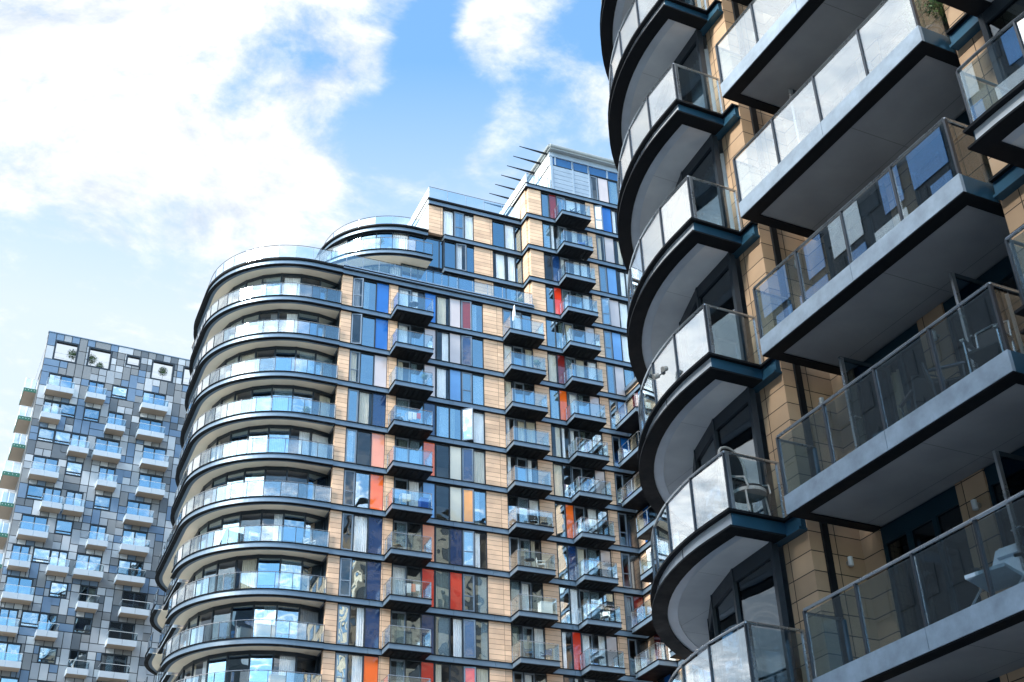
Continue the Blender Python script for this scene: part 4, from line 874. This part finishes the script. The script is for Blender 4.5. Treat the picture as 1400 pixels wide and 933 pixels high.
plant('topiary_plant', 'dense clipped green shrub in a dark pot behind the corner of a long balcony', (12.90, 10.12, ground_z(3)+.0), .98, .40, .17, .3, n=2200, size=.06)
# tall wicker chair with hooped frame
t = thing('wicker_chair', 'tall hooped wicker chair with black back behind the rounded balcony glass', 'chair', (12.32, 15.95, ground_z(1)), radians(12))
hoop = [(-.30, 0, .05), (-.31, .02, .45)] + [(-.31*cos(pi*i/10), .06+.05*sin(pi*i/10), 1.15+.30*sin(pi*i/10)) for i in range(11)] + [(.31, .02, .45), (.30, 0, .05)]
m = MB(); m.tube(hoop, .022, 'wicker'); m.tube([(-.31, .04, .86), (.31, .04, .86)], .016, 'wicker'); m.tube([(-.31, .02, .45), (.31, .02, .45)], .02, 'wicker')
m.build('frame', t)
m = MB(); B = [(x, y+.02, z) for x, y, z in hoop[1:-1]]; m.face([(x*.93, y, z) for x, y, z in B], 'black_fabric'); m.face([(x*.93, y+.03, z) for x, y, z in B], 'black_fabric'); m.build('backrest', t)
m = MB(); m.poly([(.30*cos(2*pi*i/18), -.22+.30*sin(2*pi*i/18)) for i in range(18)], .40, .46, 'wicker'); m.poly([(.26*cos(2*pi*i/18), -.22+.26*sin(2*pi*i/18)) for i in range(18)], .462, .52, 'black_fabric'); m.build('seat', t)
for a in (-.26, .26): m = MB(); m.tube([(a, -.40, 0), (a*.9, -.36, .42)], .018, 'wicker'); m.build('leg', t)
for s in (-1, 1): m = MB(); m.tube([(s*.31, .02, .66), (s*.33, -.2, .68), (s*.30, -.42, .60), (s*.27, -.46, .42)], .018, 'wicker'); m.build('armrest', t)
# metal armchair and small folding chair on the long balcony below
def metal_chair(name, label, loc, rz, s=1.0, col='rail_dark', pad='black_fabric'):
    t = thing(name, label, 'chair', loc, rz); m = MB()
    for q in (-1, 1): m.tube([(q*.25, .20, .0), (q*.25, .22, .44), (q*.25, .30, 1.0*s)], .014, col); 
    m.tube([(-.25, .30, 1.0*s), (0, .31, 1.04*s), (.25, .30, 1.0*s)], .014, col); m.build('back_frame', t)
    m = MB(); m.face([(-.24, .225, .48), (.24, .225, .48), (.24, .295, .98*s), (-.24, .295, .98*s)], pad); m.face([(-.24, .235, .48), (.24, .235, .48), (.24, .305, .98*s), (-.24, .305, .98*s)], pad); m.build('backrest', t)
    m = MB(); m.box(-.25, .25, -.24, .22, .42, .455, pad); m.build('seat', t)
    for q in (-1, 1): m = MB(); m.tube([(q*.25, -.24, 0), (q*.25, -.24, .64)], .014, col); m.build('leg', t)
    for q in (-1, 1): m = MB(); m.box(q*.25-.03, q*.25+.03, -.28, .24, .64, .67, col); m.build('armrest', t)
    return t
metal_chair('garden_chair', 'grey metal armchair at the outer corner of the balcony above the lounger', (12.85, 10.58, ground_z(1)), radians(-70), 1.0, 'rail_metal')
metal_chair('garden_chair', 'low black wire chair beside the open door on the balcony above the lounger', (13.0, 11.55, ground_z(1)), radians(40), .8, 'rail_dark')
metal_chair('garden_chair', 'black chair in the middle of the long balcony above the lounger', (13.15, 12.25, ground_z(1)), radians(160), .85, 'rail_dark')
# reclining lounger with head cushion
t = thing('sun_lounger', 'pale blue reclining lounger with a head cushion on the lowest long balcony', 'lounger', (12.95, 11.35, ground_z(0)), radians(-75))
m = MB(); m.hexa([(-.29, -.55, .36), (.29, -.55, .36), (.29, .02, .30), (-.29, .02, .30), (-.29, -.55, .41), (.29, -.55, .41), (.29, .03, .35), (-.29, .03, .35)], 'lounger_fabric'); m.build('seat', t)
m = MB(); m.hexa([(-.29, .03, .30), (.29, .03, .30), (.29, .50, .98), (-.29, .50, .98), (-.29, -.01, .34), (.29, -.01, .34), (.29, .46, 1.01), (-.29, .46, 1.01)], 'lounger_fabric'); m.build('backrest', t)
m = MB(); m.hexa([(-.2, .33, .79), (.2, .33, .79), (.2, .44, .95), (-.2, .44, .95), (-.2, .27, .83), (.2, .27, .83), (.2, .38, .99), (-.2, .38, .99)], 'lounger_fabric'); m.build('head_cushion', t)
for s in (-1, 1):
    m = MB(); m.tube([(s*.31, -.5, 0), (s*.31, .1, .55), (s*.31, .3, .55)], .015, 'white_metal'); m.build('leg', t)
    m = MB(); m.tube([(s*.31, .4, 0), (s*.31, -.1, .5)], .015, 'white_metal'); m.build('leg', t)
    m = MB(); m.tube([(s*.33, -.28, .56), (s*.33, -.1, .62), (s*.33, .1, .58), (s*.33, .16, .5)], .028, 'black_fabric'); m.build('armrest', t)
# twin spot lamps clamped on a balcony post
pp = npath(0.05, 15.63, 40); q = (11.78, 17.05)
t = thing('clamp_lamp', 'pair of small spot lamps clamped to a post of the rounded balcony glass', 'lamp', (q[0]+.02, q[1], ground_z(2)+.42))
m = MB(); m.tube([(0, -.14, 0), (0, .14, 0)], .012, 'rail_dark'); m.box(-.03, .03, -.03, .03, -.04, .04, 'rail_dark'); m.build('bracket', t)
for s in (-1, 1): m = MB(); m.tube([(-.02, s*.14, .0), (-.12, s*.16, -.05)], .05, 'wicker', 10); m.build('lamp_head', t)

# ---- middle block: local u, y, site height -> world
MR = Matrix.Rotation(-math.atan(0.05), 4, 'Z')
def mloc(u, y, z): v = MR @ Vector((u, y, 0)); return (30+v.x, 69.7+v.y, z+DZ)
MRZ = -math.atan(0.05)
def bistro_table(label, loc, rz=0, mat='steel_deep'):
    t = thing('bistro_table', label, 'table', loc, rz); m = MB(); m.poly([(.34*cos(2*pi*i/20), .34*sin(2*pi*i/20)) for i in range(20)], .70, .73, mat); m.build('tabletop', t)
    for q in range(3): a = q*2.1; m = MB(); m.tube([(.05*cos(a), .05*sin(a), .70), (.28*cos(a), .28*sin(a), 0)], .014, mat); m.build('leg', t)
def storage_box(name, label, cat, loc, rz, w, d, h, mat, lid):
    t = thing(name, label, cat, loc, rz); m = MB(); m.box(-w/2, w/2, -d/2, d/2, 0, h, mat); m.build('body', t); m = MB(); m.box(-w/2-.02, w/2+.02, -d/2-.02, d/2+.02, h, h+.04, lid); m.build('lid', t)
ZD = lambda i: ZB[i]+0.42
bistro_table('dark round table beside a dark armchair behind the rounded balcony glass', mloc(-11.2, 0.75, ZD(6)))
metal_chair('patio_chair', 'dark armchair beside the dark round table on a rounded balcony', mloc(-10.2, .7, ZD(6)), MRZ+radians(-80), .9, 'steel_deep', 'steel_deep')
plant('potted_shrub', 'bushy green shrub in a pot on the rounded balcony with the dark table', mloc(-13.4, 1.9, ZD(6)), 1.0, .32, n=350, size=.12)
storage_box('storage_box', 'dark low storage box by the tile pier on the balcony with the dark table', 'box', mloc(-8.0, .6, ZD(6)), MRZ, .5, .4, .5, 'rail_dark', 'steel_dark')
metal_chair('patio_chair', 'white garden chair on the rounded balcony directly under the dark round table', mloc(-12.0, .9, ZD(7)), MRZ, .9, 'plastic_white', 'plastic_white')
metal_chair('patio_chair', 'white chair by the tile pier, one level below the dark round table', mloc(-8.6, .7, ZD(7)), MRZ+.4, .9, 'plastic_white', 'plastic_white')
storage_box('crate', 'wide tan crate behind the glass of a rounded balcony beside a grey chest', 'box', mloc(-10.9, .85, ZD(9)), MRZ, 1.1, .45, .95, 'card', 'wood')
storage_box('crate', 'grey storage chest beside the wide tan crate on the rounded balcony', 'box', mloc(-12.0, 1.2, ZD(9)), MRZ+.3, .8, .45, .75, 'curtain_grey', 'frame_grey')
storage_box('crate', 'upright tan cabinet on the rounded balcony just below the wide tan crate', 'box', mloc(-10.0, .7, ZD(10)), MRZ, .9, .4, .98, 'card', 'card')
metal_chair('patio_chair', 'black chair beside a black planter box on a small balcony', mloc(6.0, -.8, ZD(6)), MRZ+radians(150), .9, 'rail_dark', 'black_fabric')
storage_box('planter', 'black planter box beside the black chair on a small balcony', 'planter', mloc(6.75, -.75, ZD(6)), MRZ, .4, .4, .42, 'rail_dark', 'steel_dark')
bistro_table('round dark table on the small balcony below the black chair and planter', mloc(5.6, -.8, ZD(7)), 0, 'rail_dark')
metal_chair('patio_chair', 'white chair beside the table on the small balcony below the black planter', mloc(6.4, -.8, ZD(7)), MRZ+1.2, .9, 'plastic_white', 'plastic_white')
storage_box('storage_box', 'white cabinet on the small balcony under the one with the white chair', 'box', mloc(6.6, -.75, ZD(8)), MRZ, .8, .5, .9, 'plastic_white', 'plastic_white')
metal_chair('deck_chair', 'blue bucket chair by the open door, one of two on a low small balcony', mloc(5.3, -.8, ZD(9)), MRZ+radians(60), .95, 'steel_deep', 'p_navy')
metal_chair('deck_chair', 'blue bucket chair in the outer corner, one of two on a low small balcony', mloc(6.5, -.8, ZD(9)), MRZ+radians(-60), .95, 'steel_deep', 'p_navy')
def airer(label, loc, rz, towel):
    t = thing('drying_rack', label, 'drying rack', loc, rz); m = MB()
    for y in (-.25, .25): m.tube([(-.5, y, 0), (-.5, -y*.2, .95), (.5, -y*.2, .95), (.5, y, 0)], .012, 'white_metal')
    for q in range(5): m.tube([(-.5, -.25+q*.125, .95), (.5, -.25+q*.125, .95)], .008, 'white_metal')
    m.tube([(-.5, -.25, .95), (-.5, .25, .95)], .01, 'white_metal'); m.tube([(.5, -.25, .95), (.5, .25, .95)], .01, 'white_metal'); m.build('frame', t)
    for k, c in enumerate(towel): m = MB(); a = -.42+k*.3; m.box(a, a+.26, -.265, -.25, .35+.1*k, .96, c); m.build('towel', t)
airer('drying rack with a red towel and two white towels on a small balcony', mloc(-2.5, -.8, ZD(4)), MRZ, ['towel_white', 'towel_white', 'towel_red'])
airer('drying rack hung with pale clothes beside a blue box on a small balcony', mloc(-2.8, -.8, ZD(6)), MRZ, ['towel_white', 'curtain_cream', 'curtain_grey'])
airer('drying rack with a salmon cloth between white towels on a small balcony', mloc(-2.4, -.8, ZD(8)), MRZ, ['towel_white', 'p_salmon', 'towel_white'])
storage_box('storage_box', 'blue plastic box beside the pale clothes rack on a small balcony', 'box', mloc(-1.75, -.9, ZD(6)), MRZ, .55, .5, .8, 'plastic_blue', 'p_blue')
metal_chair('patio_chair', 'black chair beside the rack with the red towel on a small balcony', mloc(-3.5, -.8, ZD(4)), MRZ+.8, .85, 'rail_dark', 'black_fabric')
storage_box('storage_box', 'blue tub by the inner corner where the two tile wings meet', 'box', mloc(13.6, -.95, ZD(5)), MRZ, .6, .6, .6, 'plastic_blue', 'p_blue')
t = thing('folded_parasol', 'folded white parasol leaning on the top small balcony of its column', 'parasol', mloc(4.9, -1.0, ZD(1)), MRZ)
m = MB(); m.tube([(0, 0, 0), (.15, 0, 2.35)], .022, 'white_metal'); m.build('pole', t)
m = MB(); a = [(0.05, 0, .95), (.075, 0, 1.3), (.10, 0, 1.7), (.14, 0, 2.3)]
for (p, r0), (q_, r1) in zip([(a[0], .10), (a[1], .13), (a[2], .11)], [(a[1], .13), (a[2], .11), (a[3], .03)]):
    for i in range(10):
        f1 = (1 if i % 2 else .7); f2 = (1 if (i+1) % 2 else .7); t1, t2 = 2*pi*i/10, 2*pi*(i+1)/10
        m.face([(p[0]+r0*f1*cos(t1), r0*f1*sin(t1), p[2]), (p[0]+r0*f2*cos(t2), r0*f2*sin(t2), p[2]), (q_[0]+r1*f2*cos(t2), r1*f2*sin(t2), q_[2]), (q_[0]+r1*f1*cos(t1), r1*f1*sin(t1), q_[2])], 'curtain_white')
m.build('canopy', t)
# plants on the roof terrace of the grey block
for (u, h, r, lab) in ((2.55, 2.3, .55, 'sparse tree alone in the corner roof opening of the grey panelled block'), (4.35, 2.2, .55, 'tall loose tree sharing a roof opening with a low bush'),
                       (5.2, 1.5, .4, 'low bush sharing a roof opening with a tall loose tree'), (11.25, 2.4, .5, 'bright green tree alone in the wide roof opening beside the small one')):
    plant('terrace_tree', lab, (GX+u, GY+1.0, zrow(4.6)+DZ), h, r, .25, .45, n=700, size=.13)

for lab, kind, loc in (('pale bistro table alone on the lowest small balcony of the tower column', 'table', mloc(10.2, -.8, ZD(9))),
                       ('small dark round table on the uppermost small balcony under the terrace rail', 'table', mloc(-2.6, -.85, ZD(1)))):
    bistro_table(lab, loc, 0, 'louvre' if 'pale' in lab else 'rail_dark')
for lab, loc, rz, mat in (('dark wire chair on a tower column balcony beside the orange glass panel', mloc(10.4, -.85, ZD(6)), .5, 'rail_dark'),
                          ('pair chair of pale plastic facing out on the tower column above the red panel', mloc(10.8, -.9, ZD(8)), -.7, 'plastic_white'),
                          ('brown chair with a tan seat on the small balcony beside the salmon panel', mloc(-3.4, -.8, ZD(7)), .9, 'wood'),
                          ('dark reclining chair half hidden behind glass on the topmost tower balcony', mloc(10.6, -.85, ZT[3]+.42), .3, 'rail_dark'),
                          ('blue chair on the second balcony from the top of the tower column', mloc(11.0, -.85, ZT[2]+.42), -.4, 'plastic_blue')):
    metal_chair('patio_chair', lab.replace('pair chair of pale plastic', 'pale plastic chair'), loc, MRZ+rz, .9, 'rail_dark' if mat == 'wood' else mat, mat)
for lab, loc, h, r in (('round green shrub in a pot on the small balcony below the folded parasol', mloc(6.7, -.9, ZD(2)), 1.0, .28), ('thin green plant by the outer corner of a small balcony beside the pink panel', mloc(-1.75, -.9, ZD(3)), 1.1, .22),
                       ('leafy pot plant on the penthouse balcony with the curved glass', mloc(-4.6, 1.15, ZT[1]+.45), 1.2, .34), ('bushy pot plant against the tower wall on the long roof terrace', mloc(6.3, .75, ZB[0]+.62), 1.1, .32),
                       ('green pot plant on the second rounded balcony under the roof', mloc(-12.6, 1.35, ZD(2)), 1.1, .3), ('pot plant with drooping leaves on the fourth rounded balcony under the roof', mloc(-9.3, .75, ZD(4)), .95, .28)):
    plant('potted_shrub', lab, loc, h, r, n=260, size=.12)
